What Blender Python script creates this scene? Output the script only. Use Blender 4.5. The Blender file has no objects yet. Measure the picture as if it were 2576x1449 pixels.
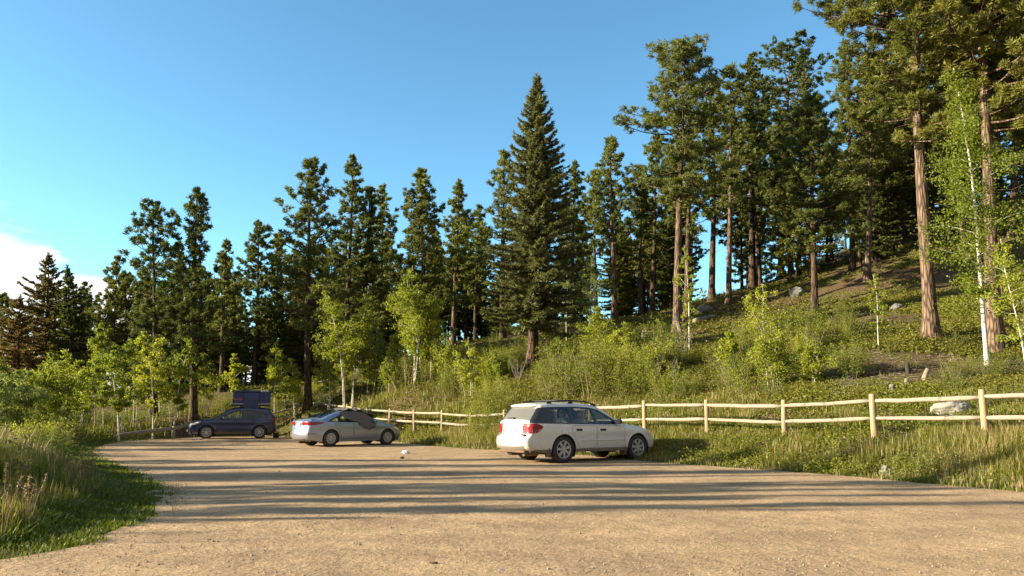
import bpy, bmesh, math, random
import numpy as np
from mathutils import Vector, Matrix
from mathutils.geometry import delaunay_2d_cdt, tessellate_polygon

# ------------------------------------------------------------------ scene, camera, light
scene = bpy.context.scene
COL = scene.collection
R = math.radians
CAMZ = 1.7
PITCH = R(7.0)
FPX = 1860.0                       # focal length in pixels of the 2576 px wide layout drawing
cam_data = bpy.data.cameras.new("camera")
cam_data.sensor_width = 36.0
cam_data.lens = 36.0 * FPX / 2576.0
cam_data.clip_start = 0.1
cam_data.clip_end = 3000
cam = bpy.data.objects.new("camera", cam_data)
cam.location = (0, 0, CAMZ)
cam.rotation_euler = (R(90) + PITCH, 0, 0)
COL.objects.link(cam)
scene.camera = cam

SUN_AZ = math.atan2(-0.10, -0.995)          # direction towards the sun, measured from +X
SUN_EL = R(17.0)
SUN_DIR = Vector((math.cos(SUN_AZ) * math.cos(SUN_EL), math.sin(SUN_AZ) * math.cos(SUN_EL), math.sin(SUN_EL)))
sun_data = bpy.data.lights.new("sun", 'SUN')
sun_data.energy = 5.0
sun_data.angle = R(0.5)
sun_data.color = (1.0, 0.86, 0.62)
sun = bpy.data.objects.new("sun", sun_data)
sun.rotation_euler = SUN_DIR.to_track_quat('Z', 'Y').to_euler()
sun.location = (-30, 0, 30)
COL.objects.link(sun)

scene.view_settings.view_transform = 'Standard'
scene.view_settings.look = 'None'
scene.view_settings.exposure = 1.68
scene.view_settings.gamma = 1.0
scene.view_settings.use_curve_mapping = False

world = bpy.data.worlds.new("World")
scene.world = world
world.use_nodes = True
wn, wl = world.node_tree.nodes, world.node_tree.links
wn.clear()
w_out = wn.new("ShaderNodeOutputWorld")
w_bg = wn.new("ShaderNodeBackground")
w_bg.inputs[1].default_value = 0.077
sky = wn.new("ShaderNodeTexSky")
sky.sky_type = 'NISHITA'
sky.sun_disc = False
sky.sun_elevation = SUN_EL
sky.sun_rotation = math.atan2(SUN_DIR.x, SUN_DIR.y)
sky.altitude = 2400
sky.air_density = 1.0
sky.dust_density = 2.2
sky.ozone_density = 2.2


def wmath(op, a, b=None, c=None):
    n = wn.new("ShaderNodeMath")
    n.operation = op
    for i, v in enumerate((a, b, c)):
        if v is None:
            continue
        if isinstance(v, (int, float)):
            n.inputs[i].default_value = v
        else:
            wl.new(v, n.inputs[i])
    return n.outputs[0]


def wmap(v, a, b, c, d, smooth=True):
    n = wn.new("ShaderNodeMapRange")
    n.interpolation_type = 'SMOOTHSTEP' if smooth else 'LINEAR'
    wl.new(v, n.inputs[0])
    for i, x in enumerate((a, b, c, d)):
        n.inputs[i + 1].default_value = x
    return n.outputs[0]


# a low bank of evening cloud standing over the horizon towards the sun side
tc = wn.new("ShaderNodeTexCoord")
mp = wn.new("ShaderNodeMapping")
mp.inputs['Scale'].default_value = (7, 7, 22)
wl.new(tc.outputs['Generated'], mp.inputs[0])
nz = wn.new("ShaderNodeTexNoise")
nz.inputs['Scale'].default_value = 1.0
nz.inputs['Detail'].default_value = 7
nz.inputs['Roughness'].default_value = 0.55
wl.new(mp.outputs[0], nz.inputs['Vector'])
sepd = wn.new("ShaderNodeSeparateXYZ")
wl.new(tc.outputs['Generated'], sepd.inputs[0])
dotn = wn.new("ShaderNodeVectorMath")
dotn.operation = 'DOT_PRODUCT'
wl.new(tc.outputs['Generated'], dotn.inputs[0])
caz = R(-50)
dotn.inputs[1].default_value = (math.sin(caz), math.cos(caz), 0)
top = wmap(dotn.outputs['Value'], 0.872, 0.955, 0.045, 0.185, False)
edge = wmath('SUBTRACT', top, sepd.outputs[2])
edge = wmath('ADD', edge, wmath('MULTIPLY', wmath('SUBTRACT', nz.outputs['Fac'], 0.5), 0.20))
mask = wmap(edge, 0.0, 0.035, 0.0, 0.95)
streak = wmap(nz.outputs['Fac'], 0.30, 0.62, 0.62, 1.0)
mask = wmath('MULTIPLY', mask, streak)
w_mix = wn.new("ShaderNodeMix")
w_mix.data_type = 'RGBA'
wl.new(mask, w_mix.inputs[0])
w_tint = wn.new("ShaderNodeMix")
w_tint.data_type = 'RGBA'
w_tint.blend_type = 'MULTIPLY'
w_tint.inputs[0].default_value = 1.0
wl.new(sky.outputs[0], w_tint.inputs[6])
w_tint.inputs[7].default_value = (0.92, 1.32, 1.25, 1)
wl.new(w_tint.outputs[2], w_mix.inputs[6])
w_mix.inputs[7].default_value = (5.6, 5.5, 5.6, 1)
# unseen bright cloud added to the sky behind the viewer as neutral fill light
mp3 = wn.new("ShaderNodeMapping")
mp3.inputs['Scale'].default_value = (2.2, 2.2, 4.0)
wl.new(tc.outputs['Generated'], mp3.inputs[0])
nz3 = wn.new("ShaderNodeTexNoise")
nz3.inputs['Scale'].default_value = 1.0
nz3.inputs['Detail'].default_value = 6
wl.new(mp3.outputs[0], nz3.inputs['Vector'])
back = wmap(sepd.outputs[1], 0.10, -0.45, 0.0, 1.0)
fill_cloud = wmath('MULTIPLY', back, wmap(nz3.outputs['Fac'], 0.30, 0.60, 0.35, 1.0))
w_fill = wn.new("ShaderNodeMix")
w_fill.data_type = 'RGBA'
wl.new(fill_cloud, w_fill.inputs[0])
wl.new(w_mix.outputs[2], w_fill.inputs[6])
w_fill.inputs[7].default_value = (2.3, 2.2, 2.1, 1)
wl.new(w_fill.outputs[2], w_bg.inputs[0])
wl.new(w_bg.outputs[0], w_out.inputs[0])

rng = np.random.default_rng(11)
rnd = random.Random(5)


# ------------------------------------------------------------------ small tools
def ray(x, y):
    u, v = (x - 1288.0) / FPX, (724.5 - y) / FPX
    c, s = math.cos(PITCH), math.sin(PITCH)
    return np.array([u, c - v * s, s + v * c])


def at(x, y, Y):
    d = ray(x, y)
    p = d * (Y / d[1])
    p[2] += CAMZ
    return p


LOT_A, LOT_B = CAMZ - 1.25, -0.049


def lot_z(Y):
    return LOT_A + LOT_B * Y


def on_lot(x, y):
    d = ray(x, y)
    t = (LOT_A - CAMZ) / (d[2] - LOT_B * d[1])
    p = d * t
    p[2] += CAMZ
    return p


def vnoise(x, y, seed=0):
    """value noise, 0..1"""
    x = np.asarray(x, float); y = np.asarray(y, float)
    xi = np.floor(x).astype(np.int64); yi = np.floor(y).astype(np.int64)
    fx = x - xi; fy = y - yi
    fx = fx * fx * (3 - 2 * fx); fy = fy * fy * (3 - 2 * fy)

    def h(a, b):
        n = (a * 374761393 + b * 668265263 + seed * 974711) & 0xffffffff
        n = ((n ^ (n >> 13)) * 1274126177) & 0xffffffff
        return ((n ^ (n >> 16)) & 0xffff) / 65535.0
    return (h(xi, yi) * (1 - fx) + h(xi + 1, yi) * fx) * (1 - fy) + (h(xi, yi + 1) * (1 - fx) + h(xi + 1, yi + 1) * fx) * fy


def fnoise(x, y, seed=0, oct=3):
    a, t, s = 0.0, 0.0, 1.0
    for k in range(oct):
        a = a + s * vnoise(x * 2 ** k, y * 2 ** k, seed + k); t += s; s *= 0.5
    return a / t


def in_poly(px, py, poly):
    px = np.asarray(px); py = np.asarray(py)
    ins = np.zeros(px.shape, bool)
    n = len(poly)
    for i in range(n):
        x1, y1 = poly[i]; x2, y2 = poly[(i + 1) % n]
        c = ((y1 > py) != (y2 > py))
        with np.errstate(divide='ignore', invalid='ignore'):
            xx = (x2 - x1) * (py - y1) / (y2 - y1 + 1e-12) + x1
        ins ^= c & (px < xx)
    return ins


def dist_line(px, py, pts, closed=True):
    px = np.asarray(px, float); py = np.asarray(py, float)
    d = np.full(px.shape, 1e9)
    n = len(pts)
    for i in range(n if closed else n - 1):
        x1, y1 = pts[i]; x2, y2 = pts[(i + 1) % n]
        dx, dy = x2 - x1, y2 - y1
        t = np.clip(((px - x1) * dx + (py - y1) * dy) / (dx * dx + dy * dy + 1e-12), 0, 1)
        d = np.minimum(d, np.hypot(px - x1 - t * dx, py - y1 - t * dy))
    return d


class Geo:
    """collects vertices, triangles and quads (numpy) for one mesh"""

    def __init__(self):
        self.v = []; self.t = []; self.q = []; self.n = 0; self.tint = []

    def add(self, v, t=None, q=None, tint=0.5):
        v = np.asarray(v, float).reshape(-1, 3)
        if t is not None and len(t):
            self.t.append(np.asarray(t, np.int64).reshape(-1, 3) + self.n)
        if q is not None and len(q):
            self.q.append(np.asarray(q, np.int64).reshape(-1, 4) + self.n)
        self.v.append(v)
        self.tint.append(np.broadcast_to(np.asarray(tint, float), (len(v),)))
        self.n += len(v)

    def mesh(self, name, mat, smooth=False, tint=False, normals=None):
        me = bpy.data.meshes.new(name)
        V = np.concatenate(self.v) if self.v else np.zeros((0, 3))
        T = np.concatenate(self.t) if self.t else np.zeros((0, 3), np.int64)
        Q = np.concatenate(self.q) if self.q else np.zeros((0, 4), np.int64)
        me.vertices.add(len(V))
        me.vertices.foreach_set('co', V.astype(np.float32).ravel())
        loops = np.concatenate([T.ravel(), Q.ravel()]).astype(np.int32)
        me.loops.add(len(loops))
        me.loops.foreach_set('vertex_index', loops)
        st = np.concatenate([np.arange(len(T)) * 3, len(T) * 3 + np.arange(len(Q)) * 4]).astype(np.int32)
        tot = np.concatenate([np.full(len(T), 3), np.full(len(Q), 4)]).astype(np.int32)
        me.polygons.add(len(st))
        me.polygons.foreach_set('loop_start', st)
        me.polygons.foreach_set('loop_total', tot)
        me.polygons.foreach_set('use_smooth', np.full(len(st), smooth, bool))
        if tint:
            a = me.attributes.new('tint', 'FLOAT', 'POINT')
            a.data.foreach_set('value', np.concatenate(self.tint).astype(np.float32))
        me.update(calc_edges=True)
        me.validate()
        if mat is not None:
            me.materials.append(mat)
        return me

    def build(self, name, mat, parent=None, smooth=False, tint=False):
        return link(name, self.mesh(name, mat, smooth, tint), parent)


def link(name, data, parent=None):
    o = bpy.data.objects.new(name, data)
    COL.objects.link(o)
    if parent is not None:
        o.parent = parent
    return o


def thing(name, label, cat, loc=(0, 0, 0), group=None, rot=None):
    o = bpy.data.objects.new(name, None)
    COL.objects.link(o)
    o.location = loc
    o.empty_display_size = 0.3
    if rot is not None:
        o.rotation_euler = rot
    return tag(o, label, cat, group)


def tag(o, label, cat, group=None, kind=None):
    if label:
        o['label'] = label
    if cat:
        o['category'] = cat
    if group:
        o['group'] = group
    if kind:
        o['kind'] = kind
    return o


def copy_tree(o, parent=None):
    c = o.copy()
    COL.objects.link(c)
    if parent is not None:
        c.parent = parent
    for ch in list(o.children):
        copy_tree(ch, c)
    return c


def norm(v):
    v = np.asarray(v, float)
    return v / (np.linalg.norm(v, axis=-1, keepdims=True) + 1e-12)


def tube(g, pts, rad, sides=6, cap=True, tint=0.5, jitter=0.0):
    pts = np.asarray(pts, float); n = len(pts)
    rad = np.broadcast_to(np.asarray(rad, float), (n,))
    tan = norm(np.gradient(pts, axis=0))
    ref = np.array([0.0, 0, 1]) if abs(tan[0, 2]) < 0.8 else np.array([1.0, 0, 0])
    a = norm(np.cross(tan, ref)); b = np.cross(tan, a)
    ang = np.arange(sides) * 2 * math.pi / sides
    ring = a[:, None, :] * np.cos(ang)[None, :, None] + b[:, None, :] * np.sin(ang)[None, :, None]
    rr = rad[:, None] * (1 + (rng.uniform(-jitter, jitter, (n, sides)) if jitter else 0))
    v = (pts[:, None, :] + ring * rr[..., None]).reshape(-1, 3)
    i = np.arange(n - 1)[:, None] * sides; j = np.arange(sides)[None, :]; k = (j + 1) % sides
    q = np.stack([i + j, i + k, i + sides + k, i + sides + j], -1).reshape(-1, 4)
    t = None
    if cap:
        v = np.concatenate([v, pts[:1], pts[-1:]])
        c0, c1 = n * sides, n * sides + 1
        jj = np.arange(sides); kk = (jj + 1) % sides
        t = np.concatenate([np.stack([np.full(sides, c0), kk, jj], -1),
                            np.stack([np.full(sides, c1), (n - 1) * sides + jj, (n - 1) * sides + kk], -1)])
    g.add(v, t, q, tint)


def box(g, c, s, rot=None, bev=0.0, tint=0.5):
    """box with chamfered edges: centre c, full size s"""
    hx, hy, hz = [x / 2 for x in s]
    b = min(bev, hx * .9, hy * .9, hz * .9)
    if b <= 0:
        v = np.array([[x, y, z] for x in (-hx, hx) for y in (-hy, hy) for z in (-hz, hz)])
        q = [(0, 1, 3, 2), (4, 6, 7, 5), (0, 4, 5, 1), (2, 3, 7, 6), (0, 2, 6, 4), (1, 5, 7, 3)]
        t = None
    else:
        v = []; idx = {}
        for sx in (-1, 1):
            for sy in (-1, 1):
                for sz in (-1, 1):
                    for ax in range(3):
                        h = [sx * (hx - b), sy * (hy - b), sz * (hz - b)]
                        h[ax] = (sx * hx, sy * hy, sz * hz)[ax]
                        idx[(sx, sy, sz, ax)] = len(v); v.append(h)
        v = np.array(v); q = []; t = []
        for ax in range(3):
            o1, o2 = [k for k in range(3) if k != ax]
            for s0 in (-1, 1):
                f = []
                for a1, a2 in ((-1, -1), (1, -1), (1, 1), (-1, 1)):
                    k = [0, 0, 0]; k[ax] = s0; k[o1] = a1; k[o2] = a2
                    f.append(idx[(*k, ax)])
                q.append(f)
        for ax in range(3):
            o1, o2 = [k for k in range(3) if k != ax]
            for a1 in (-1, 1):
                for a2 in (-1, 1):
                    k0 = [0, 0, 0]; k0[ax] = -1; k0[o1] = a1; k0[o2] = a2
                    k1 = list(k0); k1[ax] = 1
                    q.append([idx[(*k0, o1)], idx[(*k1, o1)], idx[(*k1, o2)], idx[(*k0, o2)]])
        for sx in (-1, 1):
            for sy in (-1, 1):
                for sz in (-1, 1):
                    t.append([idx[(sx, sy, sz, 0)], idx[(sx, sy, sz, 1)], idx[(sx, sy, sz, 2)]])
        # orient every face outwards
        q = [f if np.dot(np.cross(v[f[1]] - v[f[0]], v[f[2]] - v[f[0]]), v[f].mean(0)) > 0 else f[::-1] for f in q]
        t = [f if np.dot(np.cross(v[f[1]] - v[f[0]], v[f[2]] - v[f[0]]), v[f].mean(0)) > 0 else f[::-1] for f in t]
    if rot is not None:
        v = v @ np.array(Matrix(rot) if not isinstance(rot, np.ndarray) else rot).T
    g.add(v + np.asarray(c, float), t, q, tint)


def rotz(a):
    c, s = math.cos(a), math.sin(a)
    return np.array([[c, -s, 0], [s, c, 0], [0, 0, 1.0]])


# ------------------------------------------------------------------ materials
def new_mat(name):
    m = bpy.data.materials.new(name)
    m.use_nodes = True
    nt = m.node_tree
    nt.nodes.clear()
    return m, nt, nt.nodes.new("ShaderNodeOutputMaterial")


def nd(nt, kind, **kw):
    n = nt.nodes.new(kind)
    for k, v in kw.items():
        if k.startswith('i_'):
            n.inputs[int(k[2:])].default_value = v
        else:
            setattr(n, k, v)
    return n


def noise(nt, vec, scale, detail=4, rough=0.55):
    n = nd(nt, "ShaderNodeTexNoise")
    n.inputs['Scale'].default_value = scale
    n.inputs['Detail'].default_value = detail
    n.inputs['Roughness'].default_value = rough
    if vec is not None:
        nt.links.new(vec, n.inputs['Vector'])
    return n.outputs['Fac']


def ramp(nt, fac, stops):
    n = nd(nt, "ShaderNodeValToRGB")
    e = n.color_ramp.elements
    while len(e) < len(stops):
        e.new(0.5)
    for el, (p, c) in zip(e, stops):
        el.position = p
        el.color = (*c, 1) if len(c) == 3 else c
    nt.links.new(fac, n.inputs[0])
    return n.outputs[0]


def mixc(nt, fac, a, b, blend='MIX'):
    n = nd(nt, "ShaderNodeMix", data_type='RGBA', blend_type=blend)
    for inp, v in ((n.inputs[0], fac), (n.inputs[6], a), (n.inputs[7], b)):
        if hasattr(v, 'is_output'):
            nt.links.new(v, inp)
        elif isinstance(v, (int, float)):
            inp.default_value = v
        else:
            inp.default_value = (*v, 1)
    return n.outputs[2]


def bump(nt, h, strength=0.5, dist=0.02):
    n = nd(nt, "ShaderNodeBump")
    n.inputs['Strength'].default_value = strength
    n.inputs['Distance'].default_value = dist
    nt.links.new(h, n.inputs['Height'])
    return n.outputs[0]


def pbr(name, col, rough=0.6, metal=0.0, coat=0.0, var=0.0, vscale=6.0, bmp=0.0, bscale=60.0, spec=0.5, dirt=None):
    m, nt, out = new_mat(name)
    p = nd(nt, "ShaderNodeBsdfPrincipled")
    p.inputs['Roughness'].default_value = rough
    p.inputs['Metallic'].default_value = metal
    p.inputs['Coat Weight'].default_value = coat
    p.inputs['Coat Roughness'].default_value = 0.06
    p.inputs['Specular IOR Level'].default_value = spec
    tcn = nd(nt, "ShaderNodeTexCoord")
    c = None
    if var > 0:
        f = noise(nt, tcn.outputs['Object'], vscale, 5)
        c = mixc(nt, f, [x * (1 - var) for x in col], [min(1, x * (1 + var)) for x in col])
    if dirt:
        dcol, z0, z1 = dirt                     # dried dust thrown up by the wheels, highest amount at sill height
        sx = nd(nt, "ShaderNodeSeparateXYZ")
        nt.links.new(tcn.outputs['Object'], sx.inputs[0])
        mr = nd(nt, "ShaderNodeMapRange", i_1=z0, i_2=z1, i_3=0.95, i_4=0.0)
        nt.links.new(sx.outputs[2], mr.inputs[0])
        f2 = noise(nt, tcn.outputs['Object'], 9, 6)
        mm = nd(nt, "ShaderNodeMath", operation='MULTIPLY')
        nt.links.new(mr.outputs[0], mm.inputs[0]); nt.links.new(f2, mm.inputs[1])
        c = mixc(nt, mm.outputs[0], c if c is not None else col, dcol)
    if c is not None:
        nt.links.new(c, p.inputs['Base Color'])
    else:
        p.inputs['Base Color'].default_value = (*col, 1)
    if bmp > 0:
        nt.links.new(bump(nt, noise(nt, tcn.outputs['Object'], bscale, 4), bmp, 0.01), p.inputs['Normal'])
    nt.links.new(p.outputs[0], out.inputs[0])
    return m


def leaf_mat(name, dark, light, trans=0.35, rough=0.5, spec=0.25, warm=None):
    """foliage: colour varies per clump (tint attribute) and per plant"""
    m, nt, out = new_mat(name)
    at_ = nd(nt, "ShaderNodeAttribute", attribute_name='tint')
    oi = nd(nt, "ShaderNodeObjectInfo")
    c = mixc(nt, at_.outputs['Fac'], dark, light)
    hsv = nd(nt, "ShaderNodeHueSaturation")
    mr = nd(nt, "ShaderNodeMapRange", i_1=0, i_2=1, i_3=0.485, i_4=0.512)
    nt.links.new(oi.outputs['Random'], mr.inputs[0])
    nt.links.new(mr.outputs[0], hsv.inputs['Hue'])
    mr2 = nd(nt, "ShaderNodeMapRange", i_1=0, i_2=1, i_3=1.2, i_4=0.72)
    nt.links.new(oi.outputs['Random'], mr2.inputs[0])
    nt.links.new(mr2.outputs[0], hsv.inputs['Value'])
    nt.links.new(c, hsv.inputs['Color'])
    c = hsv.outputs[0]
    p = nd(nt, "ShaderNodeBsdfPrincipled")
    p.inputs['Roughness'].default_value = rough
    p.inputs['Specular IOR Level'].default_value = spec
    nt.links.new(c, p.inputs['Base Color'])
    tr = nd(nt, "ShaderNodeBsdfTranslucent")
    tcol = mixc(nt, 1.0, c, warm or (1.0, 1.0, 0.55), 'MULTIPLY')
    nt.links.new(tcol, tr.inputs[0])
    mx = nd(nt, "ShaderNodeMixShader")
    mx.inputs[0].default_value = trans
    nt.links.new(p.outputs[0], mx.inputs[1]); nt.links.new(tr.outputs[0], mx.inputs[2])
    nt.links.new(mx.outputs[0], out.inputs[0])
    return m


def bark_mat(name, c_hi, c_lo, zscale=1.2, scale=9.0, strength=1.0):
    m, nt, out = new_mat(name)
    tcn = nd(nt, "ShaderNodeTexCoord")
    mpn = nd(nt, "ShaderNodeMapping")
    mpn.inputs['Scale'].default_value = (scale, scale, zscale)
    nt.links.new(tcn.outputs['Object'], mpn.inputs[0])
    v = nd(nt, "ShaderNodeTexVoronoi", feature='DISTANCE_TO_EDGE')
    v.inputs['Scale'].default_value = 1.0
    nt.links.new(mpn.outputs[0], v.inputs['Vector'])
    n1 = noise(nt, mpn.outputs[0], 2.3, 6, 0.65)
    crack = nd(nt, "ShaderNodeMapRange", i_1=0.02, i_2=0.22, i_3=0.0, i_4=1.0)
    nt.links.new(v.outputs['Distance'], crack.inputs[0])
    c1 = ramp(nt, n1, [(0.25, c_lo), (0.75, c_hi)])
    c = mixc(nt, crack.outputs[0], [x * 0.35 for x in c_lo], c1)
    p = nd(nt, "ShaderNodeBsdfPrincipled")
    p.inputs['Roughness'].default_value = 0.9
    p.inputs['Specular IOR Level'].default_value = 0.15
    nt.links.new(c, p.inputs['Base Color'])
    hh = mixc(nt, 0.4, crack.outputs[0], n1)
    nt.links.new(bump(nt, hh, strength, 0.03), p.inputs['Normal'])
    nt.links.new(p.outputs[0], out.inputs[0])
    return m


def aspen_bark():
    m, nt, out = new_mat("aspen_bark")
    tcn = nd(nt, "ShaderNodeTexCoord")
    mpn = nd(nt, "ShaderNodeMapping")
    mpn.inputs['Scale'].default_value = (3.0, 3.0, 5.0)
    nt.links.new(tcn.outputs['Object'], mpn.inputs[0])
    n1 = noise(nt, mpn.outputs[0], 2.2, 4)
    mp2 = nd(nt, "ShaderNodeMapping")
    mp2.inputs['Scale'].default_value = (4.0, 4.0, 22.0)
    nt.links.new(tcn.outputs['Object'], mp2.inputs[0])
    n2 = noise(nt, mp2.outputs[0], 1.0, 3)
    base = ramp(nt, n2, [(0.3, (0.36, 0.34, 0.27)), (0.6, (0.58, 0.56, 0.48))])
    scar = nd(nt, "ShaderNodeMapRange", i_1=0.62, i_2=0.68, i_3=0.0, i_4=1.0)
    nt.links.new(n1, scar.inputs[0])
    c = mixc(nt, scar.outputs[0], base, (0.06, 0.05, 0.045))
    p = nd(nt, "ShaderNodeBsdfPrincipled")
    p.inputs['Roughness'].default_value = 0.75
    p.inputs['Specular IOR Level'].default_value = 0.2
    nt.links.new(c, p.inputs['Base Color'])
    nt.links.new(bump(nt, n1, 0.3, 0.01), p.inputs['Normal'])
    nt.links.new(p.outputs[0], out.inputs[0])
    return m


def glass_mat(name, tint, gloss=1.0):
    m, nt, out = new_mat(name)
    tr = nd(nt, "ShaderNodeBsdfTransparent")
    tr.inputs[0].default_value = (*tint, 1)
    gl = nd(nt, "ShaderNodeBsdfGlossy")
    gl.inputs['Roughness'].default_value = 0.03
    gl.inputs[0].default_value = (0.9, 0.95, 1, 1)
    fr = nd(nt, "ShaderNodeFresnel")
    fr.inputs[0].default_value = 1.5
    mu = nd(nt, "ShaderNodeMath", operation='MULTIPLY_ADD', use_clamp=True)
    nt.links.new(fr.outputs[0], mu.inputs[0]); mu.inputs[1].default_value = 1.3 * gloss; mu.inputs[2].default_value = 0.02
    mx = nd(nt, "ShaderNodeMixShader")
    nt.links.new(mu.outputs[0], mx.inputs[0]); nt.links.new(tr.outputs[0], mx.inputs[1]); nt.links.new(gl.outputs[0], mx.inputs[2])
    nt.links.new(mx.outputs[0], out.inputs[0])
    return m


def wood_mat(name, hi, lo, axis_scale=(1.5, 14, 14)):
    m, nt, out = new_mat(name)
    tcn = nd(nt, "ShaderNodeTexCoord")
    oi = nd(nt, "ShaderNodeObjectInfo")
    ad = nd(nt, "ShaderNodeVectorMath", operation='ADD')
    nt.links.new(tcn.outputs['Object'], ad.inputs[0])
    nt.links.new(oi.outputs['Random'], ad.inputs[1])
    mpn = nd(nt, "ShaderNodeMapping")
    mpn.inputs['Scale'].default_value = axis_scale
    nt.links.new(ad.outputs[0], mpn.inputs[0])
    n1 = noise(nt, mpn.outputs[0], 1.6, 6, 0.6)
    n2 = noise(nt, tcn.outputs['Object'], 5, 3)
    c = ramp(nt, n1, [(0.3, lo), (0.62, hi)])
    wz = nd(nt, "ShaderNodeMapRange", i_1=0.40, i_2=0.68, i_3=0.0, i_4=0.75)
    nt.links.new(noise(nt, ad.outputs[0], 1.1, 5, 0.6), wz.inputs[0])
    gv = sum(hi) / 3 * .72
    c = mixc(nt, wz.outputs[0], c, (gv * 1.05, gv, gv * .9))
    kn = nd(nt, "ShaderNodeMapRange", i_1=0.62, i_2=0.70, i_3=0.0, i_4=0.85)
    nt.links.new(n2, kn.inputs[0])
    c = mixc(nt, kn.outputs[0], c, [x * 0.45 for x in lo])
    p = nd(nt, "ShaderNodeBsdfPrincipled")
    p.inputs['Roughness'].default_value = 0.8
    p.inputs['Specular IOR Level'].default_value = 0.2
    nt.links.new(c, p.inputs['Base Color'])
    nt.links.new(bump(nt, n1, 0.5, 0.012), p.inputs['Normal'])
    nt.links.new(p.outputs[0], out.inputs[0])
    return m


def ground_mat():
    m, nt, out = new_mat("forest_floor")
    tcn = nd(nt, "ShaderNodeTexCoord")
    P = tcn.outputs['Object']
    n_big = noise(nt, P, 0.22, 5, 0.6)
    n_mid = noise(nt, P, 1.3, 6, 0.65)
    n_fine = noise(nt, P, 9.0, 6, 0.7)
    duff = ramp(nt, n_fine, [(0.28, (0.055, 0.034, 0.020)), (0.52, (0.13, 0.085, 0.05)), (0.78, (0.25, 0.18, 0.11))])
    green = ramp(nt, n_fine, [(0.3, (0.045, 0.055, 0.012)), (0.55, (0.10, 0.11, 0.022)), (0.8, (0.18, 0.17, 0.05))])
    a = nd(nt, "ShaderNodeMath", operation='MULTIPLY_ADD')
    nt.links.new(n_mid, a.inputs[0]); a.inputs[1].default_value = 0.7
    nt.links.new(n_big, a.inputs[2])
    f = nd(nt, "ShaderNodeMapRange", i_1=0.78, i_2=0.98, i_3=0.0, i_4=1.0)
    nt.links.new(a.outputs[0], f.inputs[0])
    c = mixc(nt, f.outputs[0], duff, green)
    p = nd(nt, "ShaderNodeBsdfPrincipled")
    p.inputs['Roughness'].default_value = 0.95
    p.inputs['Specular IOR Level'].default_value = 0.1
    nt.links.new(c, p.inputs['Base Color'])
    nt.links.new(bump(nt, n_fine, 1.0, 0.12), p.inputs['Normal'])
    nt.links.new(p.outputs[0], out.inputs[0])
    return m


def gravel_mat():
    m, nt, out = new_mat("gravel")
    tcn = nd(nt, "ShaderNodeTexCoord")
    P = tcn.outputs['Object']
    n_big = noise(nt, P, 0.35, 5, 0.6)
    n_mid = noise(nt, P, 3.0, 6, 0.65)
    n_fine = noise(nt, P, 28.0, 5, 0.7)
    vor = nd(nt, "ShaderNodeTexVoronoi")
    vor.inputs['Scale'].default_value = 42.0
    nt.links.new(P, vor.inputs['Vector'])
    c = ramp(nt, n_fine, [(0.3, (0.23, 0.158, 0.095)), (0.5, (0.43, 0.315, 0.20)), (0.72, (0.60, 0.47, 0.32))])
    c2 = ramp(nt, n_big, [(0.3, (0.78, 0.76, 0.74)), (0.7, (1.1, 1.04, 0.98))])
    c = mixc(nt, 1.0, c, c2, 'MULTIPLY')
    c = mixc(nt, 0.35, c, ramp(nt, n_mid, [(0.35, (0.31, 0.20, 0.11)), (0.65, (0.47, 0.32, 0.18))]))
    st = nd(nt, "ShaderNodeMapRange", i_1=0.0, i_2=1.0, i_3=0.86, i_4=1.14)
    sep = nd(nt, "ShaderNodeSeparateColor")
    nt.links.new(vor.outputs['Color'], sep.inputs[0])
    nt.links.new(sep.outputs[0], st.inputs[0])
    cc = nd(nt, "ShaderNodeCombineColor")
    for i in range(3):
        nt.links.new(st.outputs[0], cc.inputs[i])
    c = mixc(nt, 1.0, c, cc.outputs[0], 'MULTIPLY')
    # wheel tracks: faint lengthwise waves across the lot
    wv = nd(nt, "ShaderNodeTexWave", wave_type='BANDS', bands_direction='Y')
    wv.inputs['Scale'].default_value = 0.28
    wv.inputs['Distortion'].default_value = 9.0
    wv.inputs['Detail'].default_value = 3.0
    wv.inputs['Detail Scale'].default_value = 0.6
    nt.links.new(P, wv.inputs['Vector'])
    tr_ = nd(nt, "ShaderNodeMapRange", i_1=0.25, i_2=0.85, i_3=0.93, i_4=1.05)
    nt.links.new(wv.outputs['Fac'], tr_.inputs[0])
    pt = nd(nt, "ShaderNodeMapRange", i_1=0.40, i_2=0.66, i_3=1.08, i_4=0.80)
    nt.links.new(noise(nt, P, 0.9, 7, 0.7), pt.inputs[0])
    ml = nd(nt, "ShaderNodeMath", operation='MULTIPLY')
    nt.links.new(tr_.outputs[0], ml.inputs[0]); nt.links.new(pt.outputs[0], ml.inputs[1])
    c3 = nd(nt, "ShaderNodeCombineColor")
    for i in range(3):
        nt.links.new(ml.outputs[0], c3.inputs[i])
    c = mixc(nt, 1.0, c, c3.outputs[0], 'MULTIPLY')
    p = nd(nt, "ShaderNodeBsdfPrincipled")
    p.inputs['Roughness'].default_value = 0.93
    p.inputs['Specular IOR Level'].default_value = 0.12
    nt.links.new(c, p.inputs['Base Color'])
    h1 = bump(nt, n_fine, 0.9, 0.022)
    b2 = nd(nt, "ShaderNodeBump")
    b2.inputs['Strength'].default_value = 0.9
    b2.inputs['Distance'].default_value = 0.06
    nt.links.new(n_mid, b2.inputs['Height']); nt.links.new(h1, b2.inputs['Normal'])
    b3 = nd(nt, "ShaderNodeBump")
    b3.inputs['Strength'].default_value = 0.15
    b3.inputs['Distance'].default_value = 0.03
    nt.links.new(wv.outputs['Fac'], b3.inputs['Height']); nt.links.new(b2.outputs[0], b3.inputs['Normal'])
    nt.links.new(b3.outputs[0], p.inputs['Normal'])
    nt.links.new(p.outputs[0], out.inputs[0])
    return m


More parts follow.
